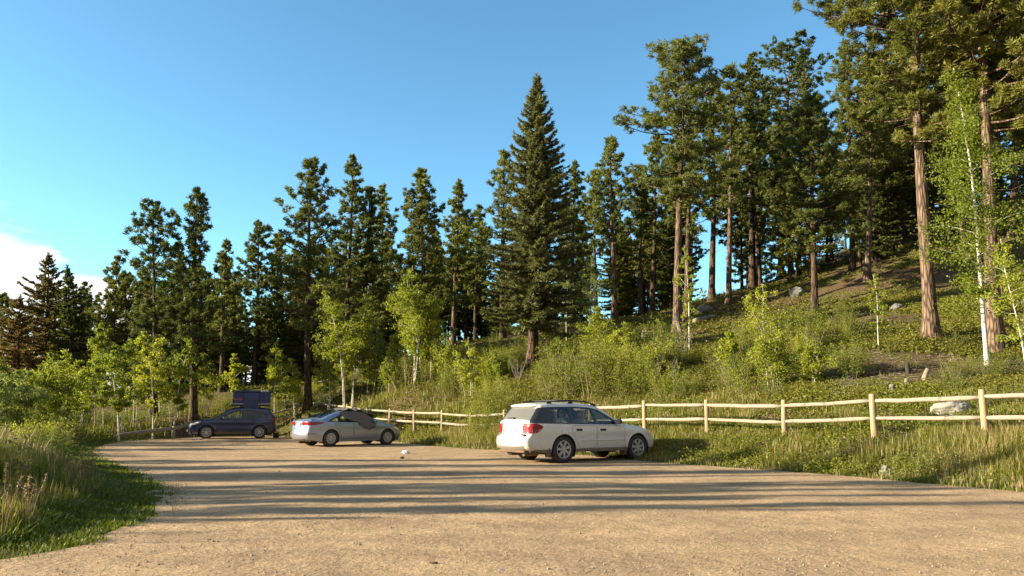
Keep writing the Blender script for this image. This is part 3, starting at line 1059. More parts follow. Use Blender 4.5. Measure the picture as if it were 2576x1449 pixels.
def pine_parts(H, cb, rad, lean=(0, 0), r0=.2, dens=1.0, tuft=.26, nn=9, shape='pine', gaps=.22, width=.02, stubs=10, sinkz=.4, flat_top=False, sides=10, rag=0.0):
    """trunk with boughs, and a crown of needle tufts; cb is the height where the crown starts"""
    tr, cr = Geo(), Geo()
    sp = spine(H, lean)
    sp0 = np.concatenate([[sp[0] - [0, 0, sinkz]], sp])
    zz = sp0[:, 2]
    rr = r0 * (1 - np.clip(zz / H, 0, 1) * .93) * (1 + .45 * np.exp(-np.clip(zz, 0, 9) / .35)) + .012
    tube(tr, sp0, rr, sides, jitter=.06)
    C, A, S, T = [], [], [], []
    nb = int(dens * (9.5 if shape == 'pine' else 15.0) * (H - cb) ** .92)
    span = H - cb
    lump = rng.uniform(0, 6.28, 6)
    for k in range(nb):
        u = (k + rng.random()) / nb
        u = u ** .9
        z = cb + u * span * .985
        az = k * 2.4 + rng.uniform(-.7, .7)
        if shape == 'pine':
            prof = (.62 + .38 * min(1, u / .22)) * ((1 - u) ** .78 * .95 + .05) if not flat_top else (.6 + .4 * min(1, u / .35)) * (1 - .70 * (max(0, u - .45) / .55) ** 1.8)
            L = rad * prof * rng.uniform(.50, 1.18) * (1 + .28 * math.sin(az * 2 + lump[0] + u * 6) * math.sin(u * 9 + lump[1]))
            e0 = (-.16 + .55 * u ** 1.3 if not flat_top else -.12 + .28 * u) + rng.uniform(-.2, .2); curl = .34 + .25 * u * (not flat_top)
        else:
            prof = max((1 - u ** 1.6) * (.86 + .14 * min(1, u / .15)), .03)
            L = rad * prof * rng.uniform(.78 - .5 * rag, 1.08 + .25 * rag)
            e0 = -.42 + .75 * u + rng.uniform(-.08, .08); curl = .26
        if shape == 'pine' and rng.random() < gaps and u < .85:
            L *= .45
        if rng.random() < gaps * .4:
            continue
        hd = np.array([math.cos(az), math.sin(az), 0])
        t = np.linspace(0, 1, 6)
        o = on_spine(sp, z)
        side = np.array([-hd[1], hd[0], 0]) * rng.uniform(-.2, .2)
        P = o + (hd[None] * t[:, None] + side[None] * (t ** 2)[:, None]) * L
        P[:, 2] += L * (e0 * t + curl * t ** 2.2)
        rb = max(.010, min(.055, .017 * L + .006)) * (r0 / .2) ** .5
        tube(tr, P, rb * (1 - t * .8), 4, cap=False)
        bd = norm(P[-1] - P[-2])
        btint = rng.random() * .55
        if shape == 'pine':
            lat = np.array([-bd[1], bd[0], 0]); lat = lat / (np.linalg.norm(lat) + 1e-6)
            ncl = max(2, int(round(1.6 + L * 3.1 * dens ** .3)))
            for c_ in range(ncl):
                tc_ = 1.0 if c_ == 0 else rng.uniform(.30 if L > 1.2 else .12, .98)
                pos = np.array([np.interp(tc_, t, P[:, i]) for i in range(3)])
                ll = 0.0 if c_ == 0 else min(L * .42, .95) * rng.uniform(.25, 1) * (1.15 - .6 * tc_)
                cc = pos + lat * ll * rng.choice([-1, 1]) + bd * ll * .45 + np.array([0, 0, ll * rng.uniform(-.05, .55) + .05])
                if ll > .25:
                    tube(tr, [pos, (pos + cc) / 2 - [0, 0, .04], cc], [.013, .010, .006], 3, cap=False)
                cr_ = tuft * rng.uniform(.50, 1.05) * (1 - .45 * max(0, u - .45) / .55 * (not flat_top))
                m = int(rng.integers(5, 9))
                off = norm(rng.normal(0, 1, (m, 3))) * (rng.random((m, 1)) ** .5) * cr_ * np.array([1.0, 1.0, .80])
                C.append(cc + off); A.append(norm(off / cr_ * .8 + bd * .4 + np.array([0, 0, .75])))
                S.append(tuft * rng.uniform(.62, 1.0, m)); T.append(np.clip(btint + rng.random() * .35 + rng.random(m) * .25, 0, 1))
        else:
            nt = max(4, int((6 + L * 24) * dens ** .2))
            ts = np.clip(rng.uniform(.10, 1, nt), 0, 1)
            pos = np.stack([np.interp(ts, t, P[:, i]) for i in range(3)], -1)
            lat = np.array([-hd[1], hd[0], 0])
            sg = rng.choice([-1, 1], nt)
            ll = np.minimum(L * .36, .62) * rng.uniform(.3, 1, nt) * (1.1 - ts * .75)
            dirn = norm(lat[None] * sg[:, None] * .8 + bd[None] * .75 + np.array([0, 0, -.22]) + rng.normal(0, .12, (nt, 3)))
            C += [pos + dirn * (ll * .55)[:, None], P[-1:]]; A += [dirn, bd[None]]
            S.append(np.concatenate([np.maximum(.14, ll * .62), [.2]]) * tuft / .24); T.append(np.clip(btint + rng.random(nt + 1) * .45, 0, 1))
    # leader shoots on top
    for k in range(3):
        C.append(sp[-1:] + [[0, 0, -.12 * k]]); A.append(np.array([[rng.uniform(-.3, .3), rng.uniform(-.3, .3), 1]])); S.append(np.array([tuft])); T.append(np.array([.6]))
    for k in range(stubs):                                   # bare dead limbs under the crown
        z = rng.uniform(cb * .45, cb * 1.05); az = rng.uniform(0, 6.28); L = rng.uniform(.25, 1.1)
        o = on_spine(sp, z); hd = np.array([math.cos(az), math.sin(az), rng.uniform(-.35, .1)])
        tube(tr, [o, o + hd * L * .5 + [0, 0, .03], o + hd * L], [.018, .012, .004], 3, cap=False)
    C = np.concatenate(C); A = np.concatenate(A); S = np.concatenate(S); T = np.concatenate(T)
    if shape == 'pine':
        tufts(cr, C, A, S, nn, width, (15, 100), T)
    else:
        tufts(cr, C, A, S, max(8, nn - 6), width * 1.05, (5, 55), T)
    return tr, cr


def conifer(name, label, cat, b, H, cb, rad, lean=(0, 0), bark='pine_bark', leaf='needles', group=None, **kw):
    root = thing(name, label, cat, b, group)
    tr, cr = pine_parts(H, cb, rad, lean, **kw)
    tr.build("trunk", M[bark], root, smooth=True)
    cr.build("crown", M[leaf], root, tint=True)
    return root


def px_tree(xb, yb, Y, xt, yt, ycb, hw, label, kind='pine', group=None, name='pine_tree', cat='pine tree', z_at=None, **kw):
    """a conifer whose foot stands at depth Y on the ground, whose tip, crown start and crown half width follow the layout drawing"""
    b = base(xb, yb, Y)
    tp = at(xt, yt, Y)
    H = tp[2] - b[2]
    cbz = at(xb, ycb, Y)[2] - b[2]
    rad = hw / FPX * Y * 1.36
    kw.setdefault('width', .0005 * Y)
    if kind == 'spruce':
        kw.setdefault('shape', 'spruce')
    return conifer(name, label, cat, tuple(b), H, max(.3, cbz), rad, (tp[0] - b[0], kw.pop('leany', 0)), group=group, **kw)


def aspen_parts(H, cb, rad, lean=(0, 0), r0=.06, nl=3000, leaf=.085, stems=1, fork=.0, bend=1.4, clump=.30):
    tr, cr = Geo(), Geo()
    Cs, Ts = [], []
    cb = cb * .55
    r0 = r0 * .62
    for s in range(stems):
        hs = H * (1 if s == 0 else rng.uniform(.68, .92))
        a = rng.uniform(0, 6.28)
        off = np.array([math.cos(a), math.sin(a), 0]) * (0 if stems == 1 else .22)
        ln = (lean[0] + (rng.uniform(-.14, .14) * H if s else 0), lean[1] + (rng.uniform(-.1, .1) * H if s else 0))
        sp = spine(hs, ln, .10, 14, bend) + off
        zz = np.concatenate([[-.3], sp[:, 2]])
        rs = r0 * (1 if s == 0 else .7)
        tube(tr, np.concatenate([[sp[0] - [0, 0, .3]], sp]), rs * (1 - np.clip(zz / hs, 0, 1) * .88) * (1 + .25 * np.exp(-np.clip(zz, 0, 9) / .25)) + .004, 8)
        nb = int(8 + (hs - cb) * 4.5)
        for k in range(nb):
            u = (k + rng.random()) / nb
            z = cb + (hs - cb) * u * .97
            prof = (.40 + .60 * min(1, u / .30)) * (1 - .88 * (max(0, u - .25) / .75) ** 1.15)
            L = rad * prof * rng.uniform(.35, 1.25)
            az = k * 2.4 + rng.uniform(-.6, .6)
            hd = np.array([math.cos(az), math.sin(az), rng.uniform(.3, 1.1)])
            o = on_spine(sp, z)
            t = np.linspace(0, 1, 5)
            P = o + hd[None] * (t * L)[:, None]
            P[:, 2] -= .25 * L * t ** 2
            P[1:-1] += rng.normal(0, .035 * L, (3, 3))
            tube(tr, P, max(.005, min(.02, .012 * L)) * (1 - t * .7), 3, cap=False)
            m = max(4, int(2.6 * nl / stems / nb * (L / rad + .35)))
            nc = max(2, int(L * 3.5))                                   # leaf clumps along the limb
            tc_ = rng.uniform(.3, 1.05, nc)
            cc = np.stack([np.interp(tc_, t, P[:, i]) for i in range(3)], -1) + rng.normal(0, .10 * L + .04, (nc, 3)) * [1, 1, .7]
            pick = rng.integers(0, nc, m)
            Cs.append(cc[pick] + rng.normal(0, clump * .8 * min(.75, L * .42 + .16), (m, 3)) * [1, 1, .75])
            Ts.append(np.clip(rng.random(nc)[pick] * .6 + .2 + rng.normal(0, .12, m), 0, 1))
    C = np.concatenate(Cs); T = np.concatenate(Ts)
    leaves(cr, C, leaf, T)
    return tr, cr


def aspen(label, b, H, cb, rad, lean=(0, 0), leafmat='aspen_leaf', group=None, name='aspen_tree', cat='aspen', **kw):
    root = thing(name, label, cat, b, group)
    tr, cr = aspen_parts(H, cb, rad, lean, **kw)
    tr.build("trunk", M['aspen_bark'], root, smooth=True)
    cr.build("crown", M[leafmat], root, tint=True)
    return root


def px_aspen(xb, yb, Y, xt, yt, ycb, hw, label, group=None, **kw):
    b = base(xb, yb, Y); tp = at(xt, yt, Y)
    H = tp[2] - b[2]
    cb = max(.2, at(xb, ycb, Y)[2] - b[2])
    return aspen(label, tuple(b), H, cb, hw / FPX * Y * 1.16, (tp[0] - b[0], 0), group=group, **kw)


def shrub_meshes(H, rad, nst, nl, leaf, aspect=.6, narrow=False):
    st, cr = Geo(), Geo()
    Cs, Ts = [], []
    for k in range(nst):
        a = rng.uniform(0, 6.28); r = rad * math.sqrt(rng.random())
        hh = H * rng.uniform(.55, 1.05) * (1 - .3 * (r / rad) ** 2)
        b = np.array([math.cos(a) * r * .45, math.sin(a) * r * .45, -.1]); e = np.array([math.cos(a) * r, math.sin(a) * r, hh])
        t = np.linspace(0, 1, 5)[:, None]
        P = b * (1 - t) + e * t + rng.normal(0, .03, (5, 3)) * t
        tube(st, P, [.010, .008, .006, .005, .003], 3, cap=False)
        m = int(nl / nst)
        ts = rng.uniform(.22, 1.04, m)
        c = b * (1 - ts[:, None]) + e * ts[:, None] + rng.normal(0, 1, (m, 3)) * (.05 + .10 * rad * (1.15 - ts))[:, None]
        c[:, 2] = np.maximum(c[:, 2], .03)
        Cs.append(c); Ts.append(np.clip(rng.random() * .5 + ts * .3 + rng.normal(0, .1, m), 0, 1))
    leaves(cr, np.concatenate(Cs), leaf, np.concatenate(Ts), aspect)
    return st.mesh("stems", M['stem'], True), cr


SHRUBS = []
for H_, r_, ns, nl, lf, asp in [(1.5, .75, 18, 2400, .056, .5), (1.2, .9, 22, 2400, .052, .55), (1.9, .7, 14, 2100, .066, .65), (.9, .8, 20, 1900, .046, .45), (2.4, .65, 11, 2100, .070, .7), (.7, .6, 18, 1500, .042, .4)]:
    s_, c_ = shrub_meshes(H_, r_, ns, nl, lf, asp)
    SHRUBS.append((H_, s_, {k: c_.mesh("foliage", M[k], False, True) for k in ('shrub_leaf', 'aspen_leaf', 'grass_lush')}))


def shrub(label, b, height, kind=None, leafmat='shrub_leaf', group=None, name='leafy_shrub', cat='shrub', wide=1.0):
    kind = rnd.randrange(len(SHRUBS)) if kind is None else kind
    H_, s_, cs = SHRUBS[kind]
    root = thing(name, label, cat, tuple(b), group, rot=(0, 0, rnd.uniform(0, 6.28)))
    k = height / H_
    root.scale = (k * wide, k * wide, k)
    link("stems", s_, root); link("foliage", cs[leafmat], root)
    return root


# ---- pines, from the photograph's near edge of the hill to the woods behind the cars
PX = px_tree
PX(2345, 855, 28, 2262, -330, 300, 178, "lone big pine with a bare red-brown trunk, downslope of the leaning aspen", bark='pine_bark_red', r0=.26, dens=1.8, leaf='needles_gold', tuft=.26, nn=14, width=.015, flat_top=True, stubs=16, sides=14)
PX(2505, 885, 26, 2440, -420, 330, 172, "big red-barked pine rising directly behind the leaning white aspen trunk", bark='pine_bark_red', r0=.25, dens=1.7, leaf='needles_gold', tuft=.26, nn=14, width=.015, flat_top=True, stubs=16, sides=14)
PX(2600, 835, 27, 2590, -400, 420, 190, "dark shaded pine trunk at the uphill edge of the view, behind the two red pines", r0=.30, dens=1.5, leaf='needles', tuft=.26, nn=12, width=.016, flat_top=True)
PX(1703, 850, 44, 1715, 112, 523.2, 108, "tall broad-topped pine with a long bare orange trunk behind the spindly aspen", bark='pine_bark_red', r0=.27, dens=1.5, leaf='needles', tuft=.27, flat_top=True, stubs=14)
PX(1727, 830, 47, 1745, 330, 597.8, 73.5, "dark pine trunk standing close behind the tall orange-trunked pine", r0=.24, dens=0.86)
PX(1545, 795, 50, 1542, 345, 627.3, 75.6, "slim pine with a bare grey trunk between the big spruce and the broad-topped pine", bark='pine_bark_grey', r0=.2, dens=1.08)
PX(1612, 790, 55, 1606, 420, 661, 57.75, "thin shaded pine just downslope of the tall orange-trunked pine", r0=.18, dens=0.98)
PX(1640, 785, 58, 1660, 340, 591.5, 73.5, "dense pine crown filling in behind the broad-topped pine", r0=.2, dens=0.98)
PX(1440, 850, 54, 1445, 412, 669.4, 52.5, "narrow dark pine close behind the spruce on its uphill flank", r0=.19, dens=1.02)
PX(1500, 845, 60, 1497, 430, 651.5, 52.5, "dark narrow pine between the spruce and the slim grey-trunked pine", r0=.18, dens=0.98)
PX(1265, 885, 50, 1262, 385, 674.3, 73.5, "knobbly-topped pine half hidden behind the spruce's downhill flank", r0=.2, dens=0.98)
PX(1790, 752, 57, 1800, 205, 552.48, 78.75, "tall dark pine with two-tone trunk against the gap of sky at the hill crest", r0=.26, dens=1.08)
PX(1833, 765, 53, 1838, 165, 537.1, 73.5, "pine with a sunlit pale trunk in front of the sky gap on the crest", bark='pine_bark_grey', r0=.2, dens=1.08, leaf='needles_gold')
PX(1893, 725, 60, 1890, 135, 471.3, 89.25, "gold-topped pine with a thick dark trunk on the crest", r0=.28, dens=1.08, leaf='needles_gold')
PX(1905, 735, 66, 1925, 260, 550.1, 63, "slender pine trunk right behind the gold-topped pine", r0=.16, dens=0.86)
PX(1962, 705, 66, 1985, 112, 382.5, 84, "pine with a lopsided open crown and a short sunlit trunk on the crest", bark='pine_bark_red', r0=.24, dens=1.08, flat_top=True)
PX(2012, 755, 58, 2022, 178, 656.1, 78.75, "spruce with a pale sunlit tip poking above the dark bushy pine", kind='spruce', name='spruce_tree', cat='spruce', leaf='needles_blue', r0=.18, tuft=.26)
PX(2050, 797, 43, 2048, 238, 644.78, 99.75, "dense dark bushy pine with a straight shaded trunk at the middle of the slope", r0=.2, dens=1.62, gaps=.08)
PX(1990, 748, 56, 1975, 470, 698.12, 63, "small golden pine with low sunlit boughs beside the dark bushy pine", bark='pine_bark_grey', leaf='needles_gold', r0=.15, dens=1.30)
PX(2082, 690, 62, 2080, 300, 578.2, 44.1, "very thin pine pole in the blue gap uphill of the dark bushy pine", r0=.10, dens=0.75)
PX(2145, 690, 52, 2135, 105, 509.4, 73.5, "tall dark pine at the uphill side of the blue sky gap", r0=.2, dens=1.08)
PX(2182, 712, 48, 2196, 150, 469.48, 94.5, "leaning pine with a pale grey trunk in front of the dark hillside wood", bark='pine_bark_grey', leaf='needles_gold', r0=.2, dens=1.19)
PX(2232, 660, 54, 2225, 120, 496.6, 73.5, "shaded pine trunk between the leaning pale pine and the lone red pine", r0=.22, dens=1.08)
for (xb, yb, Y, xt, yt, ycb, hw, r0) in [(2270, 640, 58, 2275, 130, 400, 70, .2), (2330, 620, 60, 2335, 60, 420, 75, .22), (2390, 640, 52, 2380, 30, 380, 85, .22), (2440, 660, 47, 2445, -60, 380, 85, .22),
                                         (2550, 640, 50, 2560, 20, 330, 90, .25), (2520, 560, 66, 2500, 0, 330, 80, .22), (2640, 700, 40, 2640, -180, 380, 110, .24)]:
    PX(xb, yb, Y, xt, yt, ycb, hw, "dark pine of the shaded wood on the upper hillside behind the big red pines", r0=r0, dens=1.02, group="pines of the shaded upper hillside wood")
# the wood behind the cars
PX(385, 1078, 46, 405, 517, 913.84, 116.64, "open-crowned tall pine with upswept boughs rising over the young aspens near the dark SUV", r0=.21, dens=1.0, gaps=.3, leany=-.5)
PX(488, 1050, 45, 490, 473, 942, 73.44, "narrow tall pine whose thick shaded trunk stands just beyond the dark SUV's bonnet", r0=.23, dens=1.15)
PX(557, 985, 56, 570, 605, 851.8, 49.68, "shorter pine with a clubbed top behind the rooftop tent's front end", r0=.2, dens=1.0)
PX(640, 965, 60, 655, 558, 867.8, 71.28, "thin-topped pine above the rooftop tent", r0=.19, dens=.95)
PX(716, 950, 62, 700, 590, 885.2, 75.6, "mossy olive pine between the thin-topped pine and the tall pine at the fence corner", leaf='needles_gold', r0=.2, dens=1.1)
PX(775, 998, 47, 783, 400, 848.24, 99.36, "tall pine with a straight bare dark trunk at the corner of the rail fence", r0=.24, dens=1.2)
PX(872, 960, 52, 880, 392, 837.6, 66.96, "tall pine whose trunk rises behind the forked aspen clump", r0=.22, dens=1.0)
PX(908, 945, 53, 925, 470, 840.6, 59.4, "dark stout pine trunk behind the aspen clump's uphill stems", r0=.25, dens=1.1)
PX(952, 930, 57, 960, 468, 836.4, 59.4, "pine between the two sunlit aspen clumps", r0=.2, dens=1.0)
PX(1062, 900, 52, 1065, 430, 799.2, 77.76, "full-crowned pine behind the tall triple-stemmed aspen", r0=.22, dens=1.35, gaps=.12)
PX(1140, 868, 56, 1150, 460, 775.84, 56.16, "pointed pine with a sunlit red stem downslope of the spruce", bark='pine_bark_red', r0=.2, dens=1.2)
PX(1195, 862, 60, 1200, 520, 788.56, 48.6, "scraggly thin-topped pine beside the spruce", r0=.16, dens=.8, gaps=.35)
PX(310, 1000, 60, 315, 690, 928, 75.6, "lower olive pine tucked behind the open-crowned tall pine", leaf='needles_gold', r0=.18, dens=1.1)
PX(440, 990, 60, 447, 610, 889.2, 54, "slim pine between the open-crowned pine and the narrow tall pine", r0=.17, dens=1.0)
PX(250, 1000, 70, 250, 745, 949.6, 30.24, "spindly bare-looking conifer against the cloud", r0=.12, dens=.7, gaps=.3)
PX(118, 1010, 60, 118, 638, 974, 84.24, "brownish spruce with a tall spire against the cloud", kind='spruce', name='spruce_tree', cat='spruce', leaf='needles_brown', r0=.2, tuft=.3, dens=1.3, gaps=.4, rag=.9)
PX(180, 1005, 58, 178, 672, 965.4, 49.68, "dark spruce beside the brownish spire-topped spruce", kind='spruce', name='spruce_tree', cat='spruce', leaf='needles', r0=.18, tuft=.3, dens=1.3, gaps=.35, rag=.8)
PX(52, 1010, 56, 45, 745, 974, 66.96, "low rust-brown conifer at the edge of the cloud bank", kind='spruce', name='spruce_tree', cat='spruce', leaf='needles_brown', r0=.16, tuft=.3, dens=1.3, gaps=.4, rag=.9)
PX(-5, 1010, 62, 12, 742, 952.4, 59.4, "round-topped green pine cut by the edge of the view below the cloud", leaf='needles', r0=.18, dens=1.1)
# the big spruce
PX(1340, 908, 38, 1356, 190, 820, 100, "large blue-green spruce with a tall pointed spire in the middle of the wood", kind='spruce', name='spruce_tree', cat='spruce', bark='pine_bark', leaf='needles_blue', r0=.26, dens=2.0, tuft=.27, nn=16, gaps=.14, stubs=16)

# ---- aspens
PA = px_aspen
PA(2484, 920, 24, 2396, 172, 690, 112, "big aspen with a leaning chalk-white trunk and airy pale green crown", r0=.12, nl=7600, leaf=.075, bend=1.5, clump=.50)
PA(1735, 895, 34, 1722, 618, 790, 40, "spindly aspen with a few leaf sprays on a thin white stem before the orange-trunked pine", r0=.05, nl=750, leaf=.085, clump=.22)
PA(1937, 872, 31, 1918, 712, 850, 45, "young twin-stemmed aspen rising from the brush on the mid slope", r0=.03, nl=900, leaf=.08, stems=2)
PA(2210, 866, 27, 2196, 688, 790, 26, "lone aspen sapling with a straight white stem below the dark hillside wood", r0=.025, nl=750, leaf=.065, clump=.2)
PA(2585, 960, 20, 2528, 600, 800, 60, "thin leaning aspen sapling at the uphill edge of the view", r0=.03, nl=900, leaf=.07)
PA(1052, 938, 42, 1050, 668, 850, 62, "tall triple-stemmed aspen with a bright green crown behind the silver sedan", r0=.075, nl=5200, leaf=.102, stems=3)
PA(872, 995, 44, 815, 715, 850, 60, "forked aspen with stems leaning towards the rooftop tent side", r0=.07, nl=4000, leaf=.102, stems=2, bend=1.8)
PA(882, 998, 44.5, 918, 718, 850, 48, "upright aspen sharing its foot with the leaning forked aspen", r0=.065, nl=3400, leaf=.102, stems=2)
PA(692, 1040, 45, 688, 862, 940, 34, "small aspen with a single white stem between the rooftop tent and the fence corner", r0=.04, nl=1300, leaf=.102)
PA(742, 1038, 46, 728, 900, 960, 34, "small bent aspen just beside the fence corner post", r0=.035, nl=1100, leaf=.102)
PA(595, 1010, 50, 592, 895, 960, 34, "aspen top showing just above the rooftop tent", r0=.05, nl=1300, leaf=.13)
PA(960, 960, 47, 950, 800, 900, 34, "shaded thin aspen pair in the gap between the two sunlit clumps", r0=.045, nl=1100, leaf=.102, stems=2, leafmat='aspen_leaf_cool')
PA(1000, 960, 44, 980, 840, 900, 30, "crooked small aspen downslope of the triple-stemmed aspen", r0=.04, nl=900, leaf=.102)
PA(300, 1094, 37, 262, 812, 985, 62, "aspen with the brightest white trunk at the edge of the gravel, golden-green crown", r0=.075, nl=4200, leaf=.098)
PA(386, 1078, 40, 352, 832, 980, 62, "aspen with a mottled white trunk standing by the low rail", r0=.07, nl=3600, leaf=.098, bend=1.7)
PA(436, 1070, 41, 480, 850, 980, 46, "aspen with a slanting stem rising behind the short rail post", r0=.06, nl=2600, leaf=.098)
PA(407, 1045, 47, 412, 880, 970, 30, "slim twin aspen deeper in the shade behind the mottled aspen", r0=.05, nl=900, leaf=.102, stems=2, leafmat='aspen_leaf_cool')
PA(135, 1092, 35, 118, 888, 1010, 66, "bushy round aspen glowing yellow-green below the brown spruces", r0=.06, nl=4200, leaf=.098, stems=3)
PA(205, 1092, 38, 205, 905, 1000, 46, "half-shaded aspen between the bushy round aspen and the white-trunked one", r0=.05, nl=2000, leaf=.098, stems=2)
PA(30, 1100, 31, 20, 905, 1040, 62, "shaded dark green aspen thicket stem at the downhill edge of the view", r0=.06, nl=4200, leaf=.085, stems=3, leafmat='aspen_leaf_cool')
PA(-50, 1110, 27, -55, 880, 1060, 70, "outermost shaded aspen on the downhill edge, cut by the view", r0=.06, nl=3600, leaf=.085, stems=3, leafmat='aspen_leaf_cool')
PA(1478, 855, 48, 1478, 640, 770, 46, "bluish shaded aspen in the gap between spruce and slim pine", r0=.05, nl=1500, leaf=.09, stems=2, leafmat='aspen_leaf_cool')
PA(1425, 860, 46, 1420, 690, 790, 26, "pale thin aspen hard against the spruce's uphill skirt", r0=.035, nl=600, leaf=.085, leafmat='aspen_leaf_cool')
PA(1505, 940, 36, 1500, 770, 880, 46, "bushy multi-stemmed aspen sapling clump uphill of the spruce foot", r0=.028, nl=2200, leaf=.08, stems=4)
PA(1180, 985, 38, 1178, 850, 935, 30, "sapling aspen clump in the brush downslope of the spruce", r0=.025, nl=1100, leaf=.085, stems=3)
PA(1950, 1000, 25, 1935, 820, 940, 50, "dense thicket of aspen saplings in the brush above the fence", r0=.02, nl=3600, leaf=.062, stems=6)
PA(2035, 985, 24.5, 2040, 860, 950, 40, "shorter aspen sapling thicket beside the dense thicket above the fence", r0=.018, nl=2400, leaf=.06, stems=5)

PA(60, 1096, 33, 64, 930, 1040, 40, "yellow-green aspen sapling among the shaded thicket at the downhill edge", r0=0.03, nl=1500, leaf=.098, stems=2)
PA(170, 1094, 40, 172, 880, 1000, 36, "sunlit aspen sapling behind the bushy round aspen", r0=0.035, nl=1500, leaf=.098, stems=2)
PA(248, 1092, 41, 240, 858, 980, 40, "broad young aspen just downhill of the white-trunked aspen", r0=0.04, nl=1900, leaf=.098, stems=2)
PA(332, 1086, 42, 325, 848, 970, 38, "young aspen glowing between the white-trunked and the mottled aspens", r0=0.04, nl=1700, leaf=.098, stems=2)
PA(522, 1040, 47, 518, 885, 970, 32, "aspen sapling whose top shows beyond the dark SUV's bonnet", r0=0.03, nl=1100, leaf=.098, stems=2)
PA(718, 1042, 48, 714, 915, 970, 26, "slender aspen sapling just downhill of the fence corner pine", r0=0.025, nl=800, leaf=.098, stems=1)
PA(812, 1030, 47, 806, 862, 960, 34, "young aspen at the foot of the forked aspen's downhill side", r0=0.03, nl=1300, leaf=.098, stems=2)
PA(838, 1010, 46, 838, 800, 930, 36, "inner aspen stem of the sunlit clump behind the sedan's boot", r0=0.04, nl=1700, leaf=.098, stems=2)
PA(930, 1000, 45, 932, 868, 950, 30, "short aspen sapling just uphill of the sunlit forked clump", r0=0.025, nl=1000, leaf=.098, stems=2)
PA(985, 985, 43, 985, 900, 950, 26, "knee-high aspen sapling downslope of the triple-stemmed aspen", r0=0.02, nl=700, leaf=.098, stems=2)
PA(1085, 955, 42, 1092, 742, 880, 42, "younger aspen leaning away from the triple-stemmed aspen on its uphill side", r0=0.045, nl=2200, leaf=.098, stems=2)
PA(1120, 965, 41, 1122, 850, 920, 28, "aspen sapling in the brush beyond the triple-stemmed aspen", r0=0.022, nl=900, leaf=.098, stems=2)
PA(1240, 975, 37, 1240, 880, 945, 28, "aspen sapling under the downhill skirt of the spruce", r0=0.02, nl=900, leaf=.098, stems=3)
PA(1400, 965, 36, 1402, 850, 920, 32, "aspen sapling clump before the spruce's trunk on its uphill side", r0=0.022, nl=1200, leaf=.098, stems=3)
PA(1560, 960, 34, 1556, 810, 900, 36, "tall aspen sapling clump below the slim grey-trunked pine", r0=0.024, nl=1700, leaf=.098, stems=3)
PA(1640, 975, 31, 1640, 880, 940, 28, "aspen sapling in the brush directly above the white wagon's front", r0=0.02, nl=1000, leaf=.098, stems=2)
PA(1850, 960, 28, 1846, 830, 910, 32, "aspen sapling with a clear gap below it, downslope of the twin-stemmed aspen", r0=0.02, nl=1100, leaf=.098, stems=2)


# ---- background wood: copies of a few pines, too deep in the trees to tell apart
protos = []
for k, (H_, cb_, r_, leaf_, shp) in enumerate([(15, 4.5, 2.6, 'needles', 'pine'), (17, 7, 2.5, 'needles', 'pine'), (13, 2.5, 2.6, 'needles', 'pine'), (14, 1.0, 2.4, 'needles', 'spruce'), (16, 5, 2.9, 'needles_gold', 'pine'), (12, 2.2, 2.3, 'needles', 'pine')]):
    tr, cr = pine_parts(H_, cb_, r_, (rnd.uniform(-.4, .4), rnd.uniform(-.4, .4)), r0=.19, dens=.95, tuft=.30, nn=8, shape=shp, width=.032)
    protos.append((H_, tr.mesh("trunk", M['pine_bark'], True), cr.mesh("crown", M[leaf_], False, True)))


def back_pine(x, Y, height, label, group, kind=None):
    X = (x - 1288) / FPX * Y
    k = rnd.randrange(len(protos)) if kind is None else kind
    H_, t_, c_ = protos[k]
    root = thing('pine_tree', label, 'pine tree', (X, Y, hz(X, Y) - .1), group, rot=(rnd.uniform(-.02, .02), rnd.uniform(-.02, .02), rnd.uniform(0, 6.28)))
    s = height / H_
    root.scale = (s, s, s)
    link("trunk", t_, root); link("crown", c_, root)
    return root


for k in range(48):
    back_pine(rnd.uniform(200, 760), rnd.uniform(62, 96), rnd.uniform(8, 12.5), "background pine in the wood behind the dark SUV and tent", "background pines behind the dark SUV")
for k in range(42):
    back_pine(rnd.uniform(760, 1260), rnd.uniform(60, 92), rnd.uniform(9, 13), "background pine in the wood behind the silver sedan and aspen clumps", "background pines behind the silver sedan")
for k in range(28):
    back_pine(rnd.uniform(1270, 1720), rnd.uniform(60, 80), rnd.uniform(9, 12), "dim background pine in the wood behind the spruce and the slim grey pine", "background pines behind the spruce")
for k in range(20):
    back_pine(rnd.choice((rnd.uniform(1560, 1745), rnd.uniform(1820, 2010), rnd.uniform(2100, 2260))), rnd.uniform(60, 82), rnd.uniform(9, 13), "far background pine along the crest of the hill", "background pines on the hill crest")
for k in range(7):
    back_pine(rnd.choice((rnd.uniform(1640, 1750), rnd.uniform(1830, 2000), rnd.uniform(2090, 2320))), rnd.uniform(52, 70), rnd.uniform(12.5, 16.5), "tall pine crowding the hillside wood between the bare orange trunk and the red pines", "tall pines crowding the hillside wood", rnd.choice((0, 1, 4)))
for k in range(16):
    back_pine(rnd.uniform(2170, 2700), rnd.uniform(56, 84), rnd.uniform(10, 15), "dark background pine filling the upper hillside wood", "background pines on the upper hillside")
for k in range(12):
    back_pine(rnd.uniform(-160, 210), rnd.uniform(70, 100), rnd.uniform(8, 11), "background pine beyond the brown spruces below the cloud", "background pines below the cloud")

